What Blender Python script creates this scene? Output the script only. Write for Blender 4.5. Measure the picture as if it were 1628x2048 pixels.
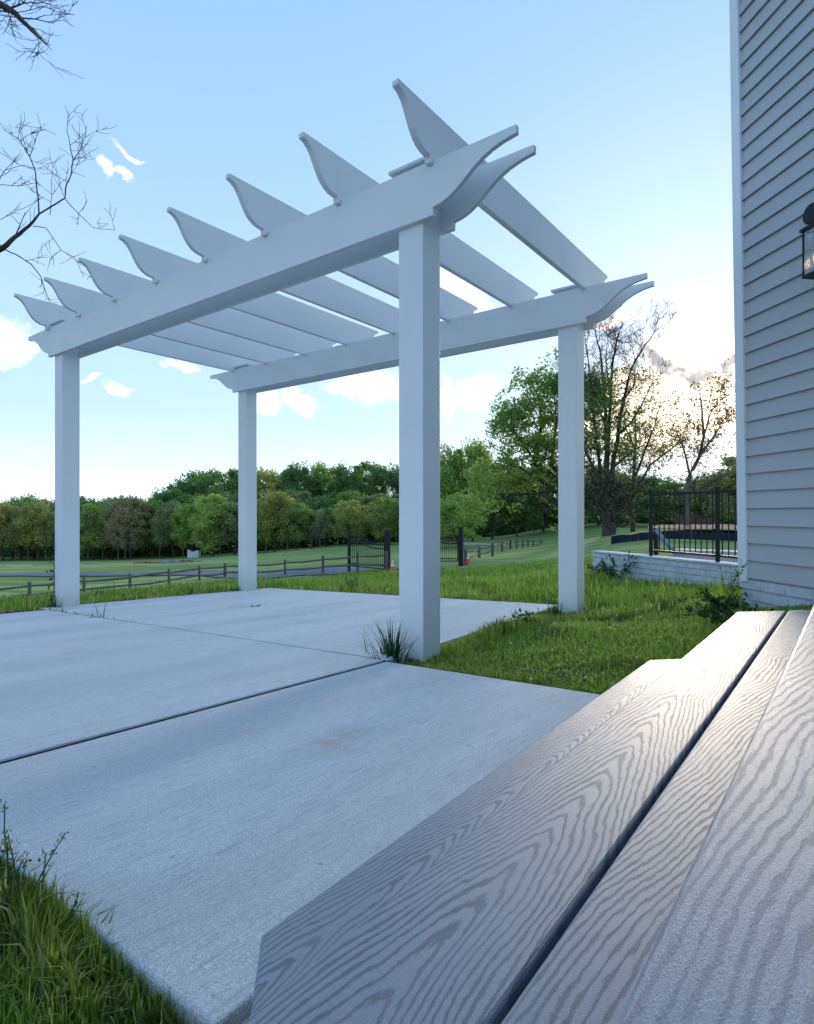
import bpy, math, random
import numpy as np
from mathutils import Vector
R_ = math.radians
random.seed(7); rng = np.random.default_rng(7)
scn = bpy.context.scene
for o in list(bpy.data.objects): bpy.data.objects.remove(o)
COL = scn.collection

# ------------------------------------------------------------------ camera
FPX = 1188.07
PT, RL, YW = R_(.1003), R_(-.052), R_(37.1635)
FV = Vector((-math.sin(YW)*math.cos(PT), math.cos(YW)*math.cos(PT), math.sin(PT)))
R0 = Vector((math.cos(YW), math.sin(YW), 0)); U0 = R0.cross(FV)
RV = R0*math.cos(RL)+U0*math.sin(RL); UV = -R0*math.sin(RL)+U0*math.cos(RL)
CP = Vector((6.2982, -2.5662, .7525))
cd = bpy.data.cameras.new('camera'); cam = bpy.data.objects.new('camera', cd); COL.objects.link(cam)
from mathutils import Matrix
cam.matrix_world = Matrix(((RV.x, UV.x, -FV.x, CP.x), (RV.y, UV.y, -FV.y, CP.y), (RV.z, UV.z, -FV.z, CP.z), (0, 0, 0, 1)))
cd.sensor_fit = 'VERTICAL'; cd.sensor_height = 24; cd.lens = FPX/2048*24
cd.clip_start = .02; cd.clip_end = 9000
scn.camera = cam

# ------------------------------------------------------------------ node helpers
def new_mat(name):
    m = bpy.data.materials.new(name); m.use_nodes = True; nt = m.node_tree
    for n in list(nt.nodes): nt.nodes.remove(n)
    return m, nt
class G:
    """small expression helper over a node tree"""
    def __init__(s, nt): s.nt = nt
    def n(s, t, **k):
        x = s.nt.nodes.new(t)
        for a, b in k.items(): setattr(x, a, b)
        return x
    def setin(s, sock, v):
        if v is None: return
        if isinstance(v, bpy.types.NodeSocket): s.nt.links.new(v, sock)
        else:
            if hasattr(sock.default_value, '__len__') and not hasattr(v, '__len__'): v = (v,)*len(sock.default_value)
            if hasattr(sock.default_value, '__len__') and len(sock.default_value) == 4 and len(v) == 3: v = (*v, 1)
            sock.default_value = v
    def m(s, op, a, b=None, c=None, clamp=False):
        x = s.n('ShaderNodeMath', operation=op, use_clamp=clamp)
        s.setin(x.inputs[0], a); s.setin(x.inputs[1], b); s.setin(x.inputs[2], c) if c is not None else None
        return x.outputs[0]
    def v(s, op, a, b=None):
        x = s.n('ShaderNodeVectorMath', operation=op); s.setin(x.inputs[0], a)
        if b is not None:
            if op == 'SCALE': s.setin(x.inputs[3], b)
            else: s.setin(x.inputs[1], b)
        return x.outputs['Value'] if op in ('DOT_PRODUCT', 'LENGTH') else x.outputs[0]
    def comb(s, x, y, z):
        c = s.n('ShaderNodeCombineXYZ'); s.setin(c.inputs[0], x); s.setin(c.inputs[1], y); s.setin(c.inputs[2], z); return c.outputs[0]
    def sep(s, v):
        c = s.n('ShaderNodeSeparateXYZ'); s.setin(c.inputs[0], v); return c.outputs
    def mix(s, f, a, b, mode='MIX'):
        x = s.n('ShaderNodeMix', data_type='RGBA', blend_type=mode); s.setin(x.inputs[0], f); s.setin(x.inputs[6], a); s.setin(x.inputs[7], b); return x.outputs[2]
    def noise(s, vec, scale, det=3, rough=.55, dist=0):
        x = s.n('ShaderNodeTexNoise'); s.setin(x.inputs['Vector'], vec); x.inputs['Scale'].default_value = scale
        x.inputs['Detail'].default_value = det; x.inputs['Roughness'].default_value = rough; x.inputs['Distortion'].default_value = dist
        return x.outputs[0]
    def smooth(s, x, a, b, lo=0, hi=1):
        r = s.n('ShaderNodeMapRange', interpolation_type='SMOOTHSTEP'); s.setin(r.inputs[0], x)
        for i, q in zip((1, 2, 3, 4), (a, b, lo, hi)): s.setin(r.inputs[i], q)
        return r.outputs[0]
    def bump(s, h, dist=.01, st=1, nrm=None):
        b = s.n('ShaderNodeBump'); b.inputs['Distance'].default_value = dist; b.inputs['Strength'].default_value = st
        s.setin(b.inputs['Height'], h)
        if nrm is not None: s.setin(b.inputs['Normal'], nrm)
        return b.outputs[0]
    def bsdf(s, col, rough=.6, nrm=None, spec=.5, metal=0, out=True, **k):
        b = s.n('ShaderNodeBsdfPrincipled'); s.setin(b.inputs['Base Color'], col); s.setin(b.inputs['Roughness'], rough)
        b.inputs['Specular IOR Level'].default_value = spec; b.inputs['Metallic'].default_value = metal
        if nrm is not None: s.setin(b.inputs['Normal'], nrm)
        for a, q in k.items(): s.setin(b.inputs[a.replace('_', ' ')], q)
        if out:
            o = s.n('ShaderNodeOutputMaterial'); s.nt.links.new(b.outputs[0], o.inputs[0])
        return b.outputs[0]
    def pos(s): return s.n('ShaderNodeNewGeometry').outputs['Position']
    def obj(s): return s.n('ShaderNodeTexCoord').outputs['Object']

# ------------------------------------------------------------------ sky, sun, exposure
SUN_AZ_R = R_(26.3)                                   # right of the view axis
ang = YW-SUN_AZ_R                                      # left of +Y
EL = R_(10.5)
SD = Vector((-math.sin(ang)*math.cos(EL), math.cos(ang)*math.cos(EL), math.sin(EL)))
w = bpy.data.worlds.new('World'); scn.world = w; w.use_nodes = True; nt = w.node_tree
for n in list(nt.nodes): nt.nodes.remove(n)
g = G(nt)
sky = g.n('ShaderNodeTexSky'); sky.sky_type = 'NISHITA'; sky.sun_disc = False
sky.sun_elevation = R_(16); sky.sun_rotation = -ang; sky.air_density = 1.2; sky.dust_density = .6; sky.ozone_density = 2.2
dirv = g.v('NORMALIZE', g.n('ShaderNodeTexCoord').outputs['Generated'])
HF = Vector((-math.sin(YW), math.cos(YW), 0))
df = g.v('DOT_PRODUCT', dirv, tuple(HF)); dr = g.v('DOT_PRODUCT', dirv, tuple(R0)); du = g.sep(dirv)[2]
fr = g.smooth(df, .05, .2)
dfc = g.m('MAXIMUM', df, .05)
cu = g.m('DIVIDE', dr, dfc); cv = g.m('DIVIDE', du, dfc)
cvec = g.comb(cu, cv, 0)
wob = g.n('ShaderNodeTexNoise'); g.setin(wob.inputs['Vector'], cvec); wob.inputs['Scale'].default_value = 14; wob.inputs['Detail'].default_value = 4
wv = g.v('SCALE', g.v('SUBTRACT', wob.outputs['Color'], (.5, .5, .5)), .075)
cw = g.sep(g.v('ADD', cvec, wv))
CL = [(22, 690, 72, 40, 0), (-60, 680, 80, 60, 0), (260, 306, 42, 9, 28), (210, 342, 26, 16, 50), (252, 352, 30, 11, 20), (237, 778, 34, 17, 15), (186, 757, 18, 8, 0),
      (358, 722, 45, 12, 12), (600, 795, 48, 22, 30), (532, 803, 34, 20, 0), (760, 768, 105, 40, 8), (690, 770, 50, 18, 12), (895, 792, 30, 44, 0), (952, 778, 46, 34, 0),
      (925, 590, 85, 40, 28), (1010, 541, 16, 14, 0), (1235, 640, 50, 16, -10), (1330, 700, 60, 34, -20), (1420, 705, 110, 48, -5), (1430, 800, 150, 80, 0), (1290, 790, 110, 55, 0), (1560, 720, 120, 90, 0), (290, 545, 26, 8, 35),
      (62, 911, 14, 4, 10), (635, 917, 26, 5, 0), (1700, 640, 160, 50, 0), (-260, 760, 120, 30, 0), (1250, 860, 160, 60, 0)]
M = None
for (x, y, rx, ry, t) in CL:
    u0, v0 = (x-814)/FPX, (1026-y)/FPX; c, s = math.cos(R_(-t)), math.sin(R_(-t))
    a = g.m('SUBTRACT', cw[0], u0); b = g.m('SUBTRACT', cw[1], v0)
    p = g.m('ADD', g.m('MULTIPLY', a, c*FPX/rx), g.m('MULTIPLY', b, s*FPX/rx))
    q = g.m('ADD', g.m('MULTIPLY', a, -s*FPX/ry), g.m('MULTIPLY', b, c*FPX/ry))
    e = g.m('SUBTRACT', 1, g.m('ADD', g.m('MULTIPLY', p, p), g.m('MULTIPLY', q, q)))
    M = e if M is None else g.m('SMOOTH_MAX', M, e, .25)
nz = g.noise(cvec, 24, 8, .64)
nz2 = g.noise(g.v('MULTIPLY', g.v('ADD', cvec, wv), (1, 1.6, 1)), 85, 6, .62)
dens = g.smooth(g.m('ADD', g.m('MULTIPLY', M, 2.3), g.m('ADD', g.m('MULTIPLY', g.m('SUBTRACT', nz, .5), 3.8), g.m('MULTIPLY', g.m('SUBTRACT', nz2, .5), 3.4))), -.5, 2.5)
dens = g.m('MULTIPLY', dens, fr)
# the rest of the sky: a few low clouds all round
gv = g.sep(dirv); nzr = g.noise(g.comb(gv[0], gv[1], g.m('MULTIPLY', gv[2], 3.5)), 3.2, 5, .6)
den2 = g.m('MULTIPLY', g.m('MULTIPLY', g.smooth(nzr, .6, .72), g.smooth(gv[2], .45, .12)), g.m('SUBTRACT', 1, g.smooth(df, -.1, .45)))
dens = g.m('MAXIMUM', dens, g.m('MULTIPLY', den2, .8))
sdot = g.v('DOT_PRODUCT', dirv, tuple(SD))
glow = g.m('POWER', g.m('MAXIMUM', sdot, 0), 420)
glow2 = g.m('POWER', g.m('MAXIMUM', sdot, 0), 14)
core = g.smooth(g.noise(cvec, 7.5, 3, .5), .48, .66)
grey = g.m('MULTIPLY', core, g.smooth(M, .35, .9))
# grey underside streak crossing in front of the bright cloud
sy = g.m('ADD', -.02, g.m('MULTIPLY', g.m('POWER', g.m('ABSOLUTE', g.m('SUBTRACT', cu, (1392-814)/FPX)), 1.4), 1.7))
st = g.m('SUBTRACT', g.m('SUBTRACT', cw[1], (1026-742)/FPX), g.m('MINIMUM', sy, .035))
streak = g.m('MULTIPLY', g.smooth(g.m('ABSOLUTE', st), .017, .006), g.smooth(cu, .36, .42))
ccol = g.mix(grey, (.80, .79, .77, 1), (.50, .54, .60, 1))
glowc = g.m('POWER', g.m('MAXIMUM', sdot, 0), 45)
ccol = g.mix(g.m('MINIMUM', g.m('MULTIPLY', glowc, 1.3), 1), ccol, (1.5, 1.32, 1.05, 1))
edge = g.m('MULTIPLY', g.m('MULTIPLY', dens, g.m('SUBTRACT', 1, dens)), g.m('MULTIPLY', glowc, 4))
ccol = g.mix(g.m('MINIMUM', edge, .9), ccol, (1.5, 1.0, .60, 1))
sn = g.m('MULTIPLY', streak, g.smooth(nz, .25, .5))
ccol = g.mix(g.m('MULTIPLY', sn, .95), ccol, (.32, .32, .34, 1))
skc = g.v('MULTIPLY', sky.outputs[0], (.112, .108, .113))
hi = g.smooth(gv[2], .0, .75)
grad = g.mix(hi, (.40, .57, .76, 1), (.215, .39, .67, 1))
skc = g.mix(.85, skc, grad)
# thin bright air towards the horizon and the sun
hzf = g.m('MULTIPLY', g.smooth(gv[2], .17, -.01), .85)
skc = g.mix(hzf, skc, (.66, .77, .86, 1))
skc = g.mix(g.m('MULTIPLY', glow2, .3), skc, (.62, .71, .80, 1))
skc = g.mix(g.m('MINIMUM', g.m('MULTIPLY', glow, .9), 1), skc, (2.2, 1.8, 1.35, 1))
fin = g.mix(dens, skc, ccol)
fin = g.mix(g.m('MULTIPLY', sn, .85), fin, (.32, .32, .34, 1))
bg = g.n('ShaderNodeBackground'); g.setin(bg.inputs[0], fin); bg.inputs[1].default_value = 1.0
wo = g.n('ShaderNodeOutputWorld'); nt.links.new(bg.outputs[0], wo.inputs[0])

sl = bpy.data.lights.new('sun', 'SUN'); so = bpy.data.objects.new('sun', sl); COL.objects.link(so)
sl.energy = 1.6; sl.angle = R_(10); sl.color = (1, .86, .66)
so.rotation_euler = (-SD).to_track_quat('-Z', 'Y').to_euler()
scn.view_settings.view_transform = 'Standard'; scn.view_settings.look = 'None'
scn.view_settings.exposure = 0.8; scn.view_settings.gamma = 1
scn.render.engine = 'CYCLES'

# ------------------------------------------------------------------ frame helpers
def LD(lat, d, z=0.0):
    p = CP+R0*lat+HF*d; return Vector((p.x, p.y, z))
def at(u, v, d):                                       # the point seen at photo pixel (u, v), d metres ahead
    return CP+RV*((u-814)/FPX*d)+UV*(-(v-1024)/FPX*d)+FV*d
def slabz(x, y): return .0362*(x-4.4604)-.0321*y
LZ0 = .7525

# ------------------------------------------------------------------ mesh helpers
class MB:
    def __init__(s): s.v = []; s.f = []; s.k = 0
    def add(s, vs, fs):
        k = len(s.v); s.v.extend([tuple(p) for p in vs]); s.f.extend([tuple(i+k for i in f) for f in fs])
    def box(s, a, b):
        (x0, y0, z0), (x1, y1, z1) = a, b
        s.add([(x0, y0, z0), (x1, y0, z0), (x1, y1, z0), (x0, y1, z0), (x0, y0, z1), (x1, y0, z1), (x1, y1, z1), (x0, y1, z1)],
              [(0, 3, 2, 1), (4, 5, 6, 7), (0, 1, 5, 4), (1, 2, 6, 5), (2, 3, 7, 6), (3, 0, 4, 7)])
    def obox(s, c, ax, hx, ay, hy, az, hz):
        c = Vector(c); P = []
        for (i, j, k) in ((-1, -1, -1), (1, -1, -1), (1, 1, -1), (-1, 1, -1), (-1, -1, 1), (1, -1, 1), (1, 1, 1), (-1, 1, 1)):
            P.append(c+ax*hx*i+ay*hy*j+az*hz*k)
        s.add(P, [(0, 3, 2, 1), (4, 5, 6, 7), (0, 1, 5, 4), (1, 2, 6, 5), (2, 3, 7, 6), (3, 0, 4, 7)])
    def bar(s, p, q, wd, ht, up=Vector((0, 0, 1))):
        p, q = Vector(p), Vector(q); a = (q-p); L = a.length; a.normalize(); r = a.cross(up).normalized(); u = r.cross(a)
        s.obox((p+q)/2, a, L/2, r, wd/2, u, ht/2)
    def prism(s, poly, z0, z1):                        # poly: xy ccw; z0/z1 number or function(x,y)
        n = len(poly); f0 = z0 if callable(z0) else (lambda x, y: z0); f1 = z1 if callable(z1) else (lambda x, y: z1)
        s.add([(x, y, f0(x, y)) for x, y in poly]+[(x, y, f1(x, y)) for x, y in poly],
              [tuple(reversed(range(n))), tuple(range(n, 2*n))]+[(i, (i+1) % n, n+(i+1) % n, n+i) for i in range(n)])
    def tube(s, pts, rad, sides=6, cap=True):
        pts = [Vector(p) for p in pts]; n = len(pts)
        if n < 2: return
        k = len(s.v); ref = Vector((.31, .17, .93))
        for i, p in enumerate(pts):
            t = (pts[min(i+1, n-1)]-pts[max(i-1, 0)]); t = t.normalized() if t.length > 1e-9 else Vector((0, 0, 1))
            a = t.cross(ref)
            if a.length < 1e-3: a = t.cross(Vector((1, 0, 0)))
            a.normalize(); b = t.cross(a); r = rad[i] if hasattr(rad, '__len__') else rad
            for j in range(sides):
                th = 2*math.pi*j/sides; q = p+a*(r*math.cos(th))+b*(r*math.sin(th)); s.v.append((q.x, q.y, q.z))
        for i in range(n-1):
            for j in range(sides):
                a0 = k+i*sides+j; a1 = k+i*sides+(j+1) % sides
                s.f.append((a0, a1, a1+sides, a0+sides))
        if cap:
            s.f.append(tuple(k+j for j in reversed(range(sides)))); s.f.append(tuple(k+(n-1)*sides+j for j in range(sides)))
    def lathe(s, prof, c=(0, 0, 0), sides=20):
        k = len(s.v)
        for r, z in prof:
            for j in range(sides):
                th = 2*math.pi*j/sides; s.v.append((c[0]+r*math.cos(th), c[1]+r*math.sin(th), c[2]+z))
        for i in range(len(prof)-1):
            for j in range(sides):
                a0 = k+i*sides+j; a1 = k+i*sides+(j+1) % sides; s.f.append((a0, a1, a1+sides, a0+sides))
        s.f.append(tuple(k+j for j in reversed(range(sides)))); s.f.append(tuple(k+(len(prof)-1)*sides+j for j in range(sides)))
    def mesh(s, name, mat, org=(0, 0, 0), smooth=False):
        me = bpy.data.meshes.new(name); ox, oy, oz = org
        me.from_pydata([(x-ox, y-oy, z-oz) for x, y, z in s.v], [], s.f)
        if mat: me.materials.append(mat)
        if smooth: me.polygons.foreach_set('use_smooth', [True]*len(me.polygons))
        me.update(); return me
def link(name, me, parent=None, loc=(0, 0, 0), **props):
    o = bpy.data.objects.new(name, me); COL.objects.link(o); o.location = loc
    if parent is not None: o.parent = parent
    for k, v in props.items(): o[k] = v
    return o
def part(name, mb, mat, parent, bevel=0, smooth=False, **props):
    p = parent; ox = Vector((0, 0, 0))
    while p is not None: ox += p.location; p = p.parent
    o = link(name, mb.mesh(name, mat, ox, smooth), parent, **props)
    if bevel: bev(o, bevel)
    return o
def bev(o, wd, seg=2):
    m = o.modifiers.new('bevel', 'BEVEL'); m.width = wd; m.segments = seg; m.limit_method = 'ANGLE'; m.angle_limit = R_(40)
def thing(name, label, cat, loc=(0, 0, 0), group=None):
    o = link(name, None, None, loc, label=label, category=cat); o.empty_display_size = .2
    if group: o['group'] = group
    return o
def struct(name, mb, mat, smooth=False, kind='structure', **props):
    o = link(name, mb.mesh(name, mat, (0, 0, 0), smooth)); o['kind'] = kind
    for k, v in props.items(): o[k] = v
    return o
def quads_mesh(name, V, F, mat, col=None, smooth=False):
    """fast numpy mesh: V (n,3), F (m,k)"""
    me = bpy.data.meshes.new(name); nv, nf, k = len(V), len(F), F.shape[1]
    me.vertices.add(nv); me.vertices.foreach_set('co', np.ascontiguousarray(V, dtype=np.float32).ravel())
    me.loops.add(nf*k); me.loops.foreach_set('vertex_index', np.ascontiguousarray(F, dtype=np.int32).ravel())
    me.polygons.add(nf); me.polygons.foreach_set('loop_start', np.arange(0, nf*k, k, dtype=np.int32))
    me.polygons.foreach_set('loop_total', np.full(nf, k, dtype=np.int32))
    if smooth: me.polygons.foreach_set('use_smooth', np.ones(nf, dtype=bool))
    if col is not None:
        a = me.color_attributes.new('tint', 'FLOAT_COLOR', 'POINT'); c = np.ones((nv, 4), dtype=np.float32); c[:, :3] = col
        a.data.foreach_set('color', c.ravel())
    me.materials.append(mat); me.update(calc_edges=True); me.validate(); return me
def vnoise(x, y, seed=0):
    """value noise, numpy"""
    def h(i, j): 
        n = (i*374761393+j*668265263+seed*1442695041) & 0xffffffff; n = ((n ^ (n >> 13))*1274126177) & 0xffffffff
        return ((n ^ (n >> 16)) & 0xffff)/65535.0
    xi = np.floor(x).astype(np.int64); yi = np.floor(y).astype(np.int64); fx = x-xi; fy = y-yi
    fx = fx*fx*(3-2*fx); fy = fy*fy*(3-2*fy)
    return (h(xi, yi)*(1-fx)+h(xi+1, yi)*fx)*(1-fy)+(h(xi, yi+1)*(1-fx)+h(xi+1, yi+1)*fx)*fy

# ------------------------------------------------------------------ materials
def mat_white(name, col=(.74, .77, .80), rough=.5):
    m, nt = new_mat(name); g = G(nt); p = g.pos()
    n1 = g.noise(p, 3.0, 4, .6); n2 = g.noise(g.v('MULTIPLY', p, (1, 1, .35)), 22, 3, .6); n3 = g.noise(p, 500, 2, .6)
    c = g.mix(g.smooth(n1, .3, .8), col, tuple(x*.955 for x in col))
    c = g.mix(g.m('MULTIPLY', g.smooth(n2, .62, .85), .15), c, tuple(x*y for x, y in zip(col, (.78, .80, .74))))
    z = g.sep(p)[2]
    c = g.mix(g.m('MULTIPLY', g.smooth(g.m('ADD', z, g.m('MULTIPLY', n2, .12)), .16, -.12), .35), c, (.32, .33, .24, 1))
    g.bsdf(c, rough, g.bump(g.m('ADD', n3, g.m('MULTIPLY', n1, 2)), .0006, .5), .4); return m
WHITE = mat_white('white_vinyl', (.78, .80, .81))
def mat_concrete():
    m, nt = new_mat('broomed_concrete'); g = G(nt); p = g.pos()
    broom = g.noise(g.v('MULTIPLY', p, (260, 9, 1)), 1, 3, .6)
    wide = g.noise(g.v('MULTIPLY', p, (2.6, .35, 1)), 1, 4, .6)
    blot = g.noise(p, 1.4, 5, .6); fine = g.noise(p, 420, 3, .7); mid = g.noise(p, 9, 4, .6); fine2 = g.noise(p, 130, 3, .7)
    c = g.mix(g.smooth(wide, .38, .62), (.66, .66, .65, 1), (.80, .79, .78, 1))
    c = g.mix(g.m('MULTIPLY', g.smooth(blot, .52, .75), .35), c, (.54, .52, .45, 1))
    c = g.mix(g.m('MULTIPLY', g.smooth(fine, .42, .62), .72), c, (.27, .27, .28, 1))
    c = g.mix(g.m('MULTIPLY', g.smooth(fine2, .56, .7), .5), c, (.80, .80, .78, 1))
    c = g.mix(g.m('MULTIPLY', g.smooth(broom, .48, .68), .6), c, (.36, .37, .39, 1))
    spots = g.n('ShaderNodeTexVoronoi'); g.setin(spots.inputs['Vector'], g.v('MULTIPLY', g.v('ADD', p, g.v('SCALE', g.comb(mid, mid, 0), .25)), (1, 1, 0))); spots.inputs['Scale'].default_value = 1.1
    c = g.mix(g.m('MULTIPLY', g.m('MULTIPLY', g.smooth(spots.outputs['Distance'], .24, .03), g.smooth(mid, .45, .62)), .42), c, (.45, .32, .20, 1))
    c = g.mix(g.m('MULTIPLY', g.smooth(g.noise(p, 38, 2, .5), .72, .78), .5), c, (.22, .22, .22, 1))
    h = g.m('ADD', g.m('MULTIPLY', broom, 1.0), g.m('MULTIPLY', fine, .8))
    g.bsdf(c, .78, g.bump(g.m('ADD', h, fine2), .0032, .85), .35); return m
CONC = mat_concrete()
def mat_plain(name, col, rough=.6, spec=.4, metal=0, nscale=30, var=.25, bumpd=.001):
    m, nt = new_mat(name); g = G(nt); p = g.obj(); n = g.noise(p, nscale, 4, .6)
    c = g.mix(g.smooth(n, .3, .7), tuple(x*(1-var) for x in col), tuple(min(1, x*(1+var)) for x in col))
    g.bsdf(c, rough, g.bump(n, bumpd, .6), spec, metal); return m
BLACKM = mat_plain('black_painted_metal', (.010, .011, .014), .5, .25, 0, 40, .2, .0003)
WOOD = mat_plain('weathered_grey_wood', (.14, .12, .105), .85, .2, 0, 14, .35, .004)
BARK = mat_plain('tree_bark', (.085, .070, .062), .9, .2, 0, 3, .4, .03)
BARKP = mat_plain('pale_tree_bark', (.15, .125, .10), .9, .2, 0, 3, .35, .03)
ASPH = mat_plain('asphalt', (.155, .16, .175), .85, .3, 0, 2.2, .12, .004)
SAND = mat_plain('pale_sand', (.50, .45, .36), .95, .1, 0, 1.5, .15, .01)
SOIL = mat_plain('red_brown_soil', (.19, .13, .10), .95, .1, 0, 1.2, .35, .05)
ORANGE = mat_plain('orange_plastic', (.75, .12, .04), .5, .4, 0, 8, .08, .0002)
CONEW = mat_plain('white_reflective_band', (.8, .8, .8), .4, .4, 0, 8, .05, .0002)
NAVY = mat_plain('dark_blue_fabric', (.018, .022, .04), .85, .2, 0, 3, .3, .01)
TARP = mat_plain('blue_grey_tarp', (.16, .19, .24), .6, .3, 0, 3, .3, .02)
LID = mat_plain('pale_plastic_lid', (.62, .62, .50), .6, .3, 0, 9, .1, .001)
WTHING = mat_plain('white_sheet', (.7, .72, .75), .6, .3, 0, 4, .08, .01)
def mat_brick():
    m, nt = new_mat('painted_brick'); g = G(nt); p = g.pos(); n = g.noise(p, 18, 4, .65); n2 = g.noise(p, 3.5, 3, .6); n3 = g.noise(p, 120, 2, .6)
    c = g.mix(g.smooth(n, .35, .7), (.58, .62, .66, 1), (.43, .48, .54, 1)); c = g.mix(g.m('MULTIPLY', g.smooth(n2, .5, .7), .4), c, (.36, .41, .47, 1))
    g.bsdf(c, .75, g.bump(g.m('ADD', n, g.m('MULTIPLY', n3, .4)), .006, .8), .3); return m
BRICK = mat_brick()
def mat_siding():
    m, nt = new_mat('grey_vinyl_siding'); g = G(nt); p = g.pos(); n = g.noise(g.v('MULTIPLY', p, (6, 6, 40)), 1, 3, .6); n2 = g.noise(p, 1.2, 3, .5); n3 = g.noise(p, 700, 2, .6)
    c = g.mix(g.smooth(n2, .3, .7), (.42, .43, .435, 1), (.455, .46, .465, 1))
    g.bsdf(c, .55, g.bump(g.m('ADD', n, n3), .0007, .4), .35); return m
SIDING = mat_siding()
TRIM = mat_white('white_trim', (.76, .78, .80))
def mat_deck(name='embossed_composite_decking', con=1.0):
    m, nt = new_mat(name); g = G(nt); p = g.obj(); s = g.sep(p)   # object x across the board (0 = its middle), y along
    info = g.n('ShaderNodeObjectInfo'); rnd = info.outputs['Random']
    q = g.comb(g.m('MULTIPLY', s[0], 7), g.m('MULTIPLY', s[1], 2.6), g.m('MULTIPLY', rnd, 37))
    lo = g.noise(q, 1, 2, .5); jag = g.noise(g.comb(g.m('MULTIPLY', s[0], 130), g.m('MULTIPLY', s[1], 26), rnd), 1, 4, .65)
    xo = g.m('ADD', s[0], g.m('MULTIPLY', g.m('SUBTRACT', g.noise(g.comb(0, g.m('MULTIPLY', s[1], 2.2), g.m('MULTIPLY', rnd, 9)), 1, 1, .5), .5), .055))
    xx = g.m('SQRT', g.m('ADD', g.m('MULTIPLY', xo, xo), .000012))
    val = g.m('ADD', g.m('MULTIPLY', s[1], 19), g.m('MULTIPLY', g.m('POWER', xx, 1.2), 225))
    val = g.m('ADD', val, g.m('MULTIPLY', g.m('SUBTRACT', lo, .5), 9.0)); val = g.m('ADD', val, g.m('MULTIPLY', g.m('SUBTRACT', jag, .5), 1.25))
    per = g.m('FRACT', g.m('ADD', val, 100)); tri = g.m('ABSOLUTE', g.m('SUBTRACT', per, .5))
    wth = g.m('ADD', .22, g.m('MULTIPLY', g.noise(g.comb(g.m('MULTIPLY', s[0], 25), g.m('MULTIPLY', s[1], 7), 3), 1, 2, .5), .22))
    line = g.smooth(g.m('SUBTRACT', tri, wth), -.10, .10)             # 1 in the dark groove
    fib = g.noise(g.comb(g.m('MULTIPLY', s[0], 1700), g.m('MULTIPLY', s[1], 650), 0), 1, 3, .7)
    fib2 = g.noise(g.comb(g.m('MULTIPLY', s[0], 800), g.m('MULTIPLY', s[1], 320), 5), 1, 3, .65)
    c = g.mix(g.m('MULTIPLY', g.m('MULTIPLY', line, g.smooth(fib2, .15, .5, .45, 1)), g.smooth(g.noise(g.comb(g.m('MULTIPLY', s[0], 18), g.m('MULTIPLY', s[1], 5), 8), 1, 2, .5), .3, .6, .55, 1)), (.255, .285, .33, 1), tuple(q*con+w_*(1-con) for q, w_ in zip((.112, .127, .158), (.285, .305, .335)))+(1,))
    c = g.mix(g.m('MULTIPLY', g.smooth(fib, .45, .68), .4), c, (.33, .35, .37, 1)); c = g.mix(g.m('MULTIPLY', g.smooth(fib2, .5, .75), .35), c, (.07, .08, .105, 1))
    h = g.m('ADD', g.m('MULTIPLY', line, -.3*con), g.m('ADD', g.m('MULTIPLY', fib, .8), g.m('MULTIPLY', fib2, .55)))
    g.bsdf(c, g.m('ADD', .36, g.m('MULTIPLY', line, .12)), g.bump(h, .0010, .9), .5); return m
DECK = mat_deck(); DECK2 = mat_deck('worn_composite_decking', .5)
def mat_leaf(name, attr=True, trans=.35, base=(.07, .11, .03), rough=.55):
    m, nt = new_mat(name); g = G(nt)
    if attr == 'tint':
        a = g.n('ShaderNodeVertexColor'); a.layer_name = 'tint'; c = a.outputs[0]
    elif attr == 'object':
        info = g.n('ShaderNodeObjectInfo'); a = g.n('ShaderNodeVertexColor'); a.layer_name = 'tint'
        c = g.mix(1, info.outputs['Color'], a.outputs[0], 'MULTIPLY')
    else: c = base
    b = g.bsdf(c, rough, None, .25, out=False)
    t = g.n('ShaderNodeBsdfTranslucent'); g.setin(t.inputs[0], g.mix(1, c, (1.25, 1.35, .7, 1), 'MULTIPLY'))
    mx = g.n('ShaderNodeMixShader'); mx.inputs[0].default_value = trans; nt.links.new(b, mx.inputs[1]); nt.links.new(t.outputs[0], mx.inputs[2])
    o = g.n('ShaderNodeOutputMaterial'); nt.links.new(mx.outputs[0], o.inputs[0]); return m
GRASSM = mat_leaf('grass_blades', 'tint', .48)
LEAFM = mat_leaf('tree_leaves', 'object', .45)
WEEDM = mat_leaf('weed_leaves', 'tint', .3)
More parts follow.
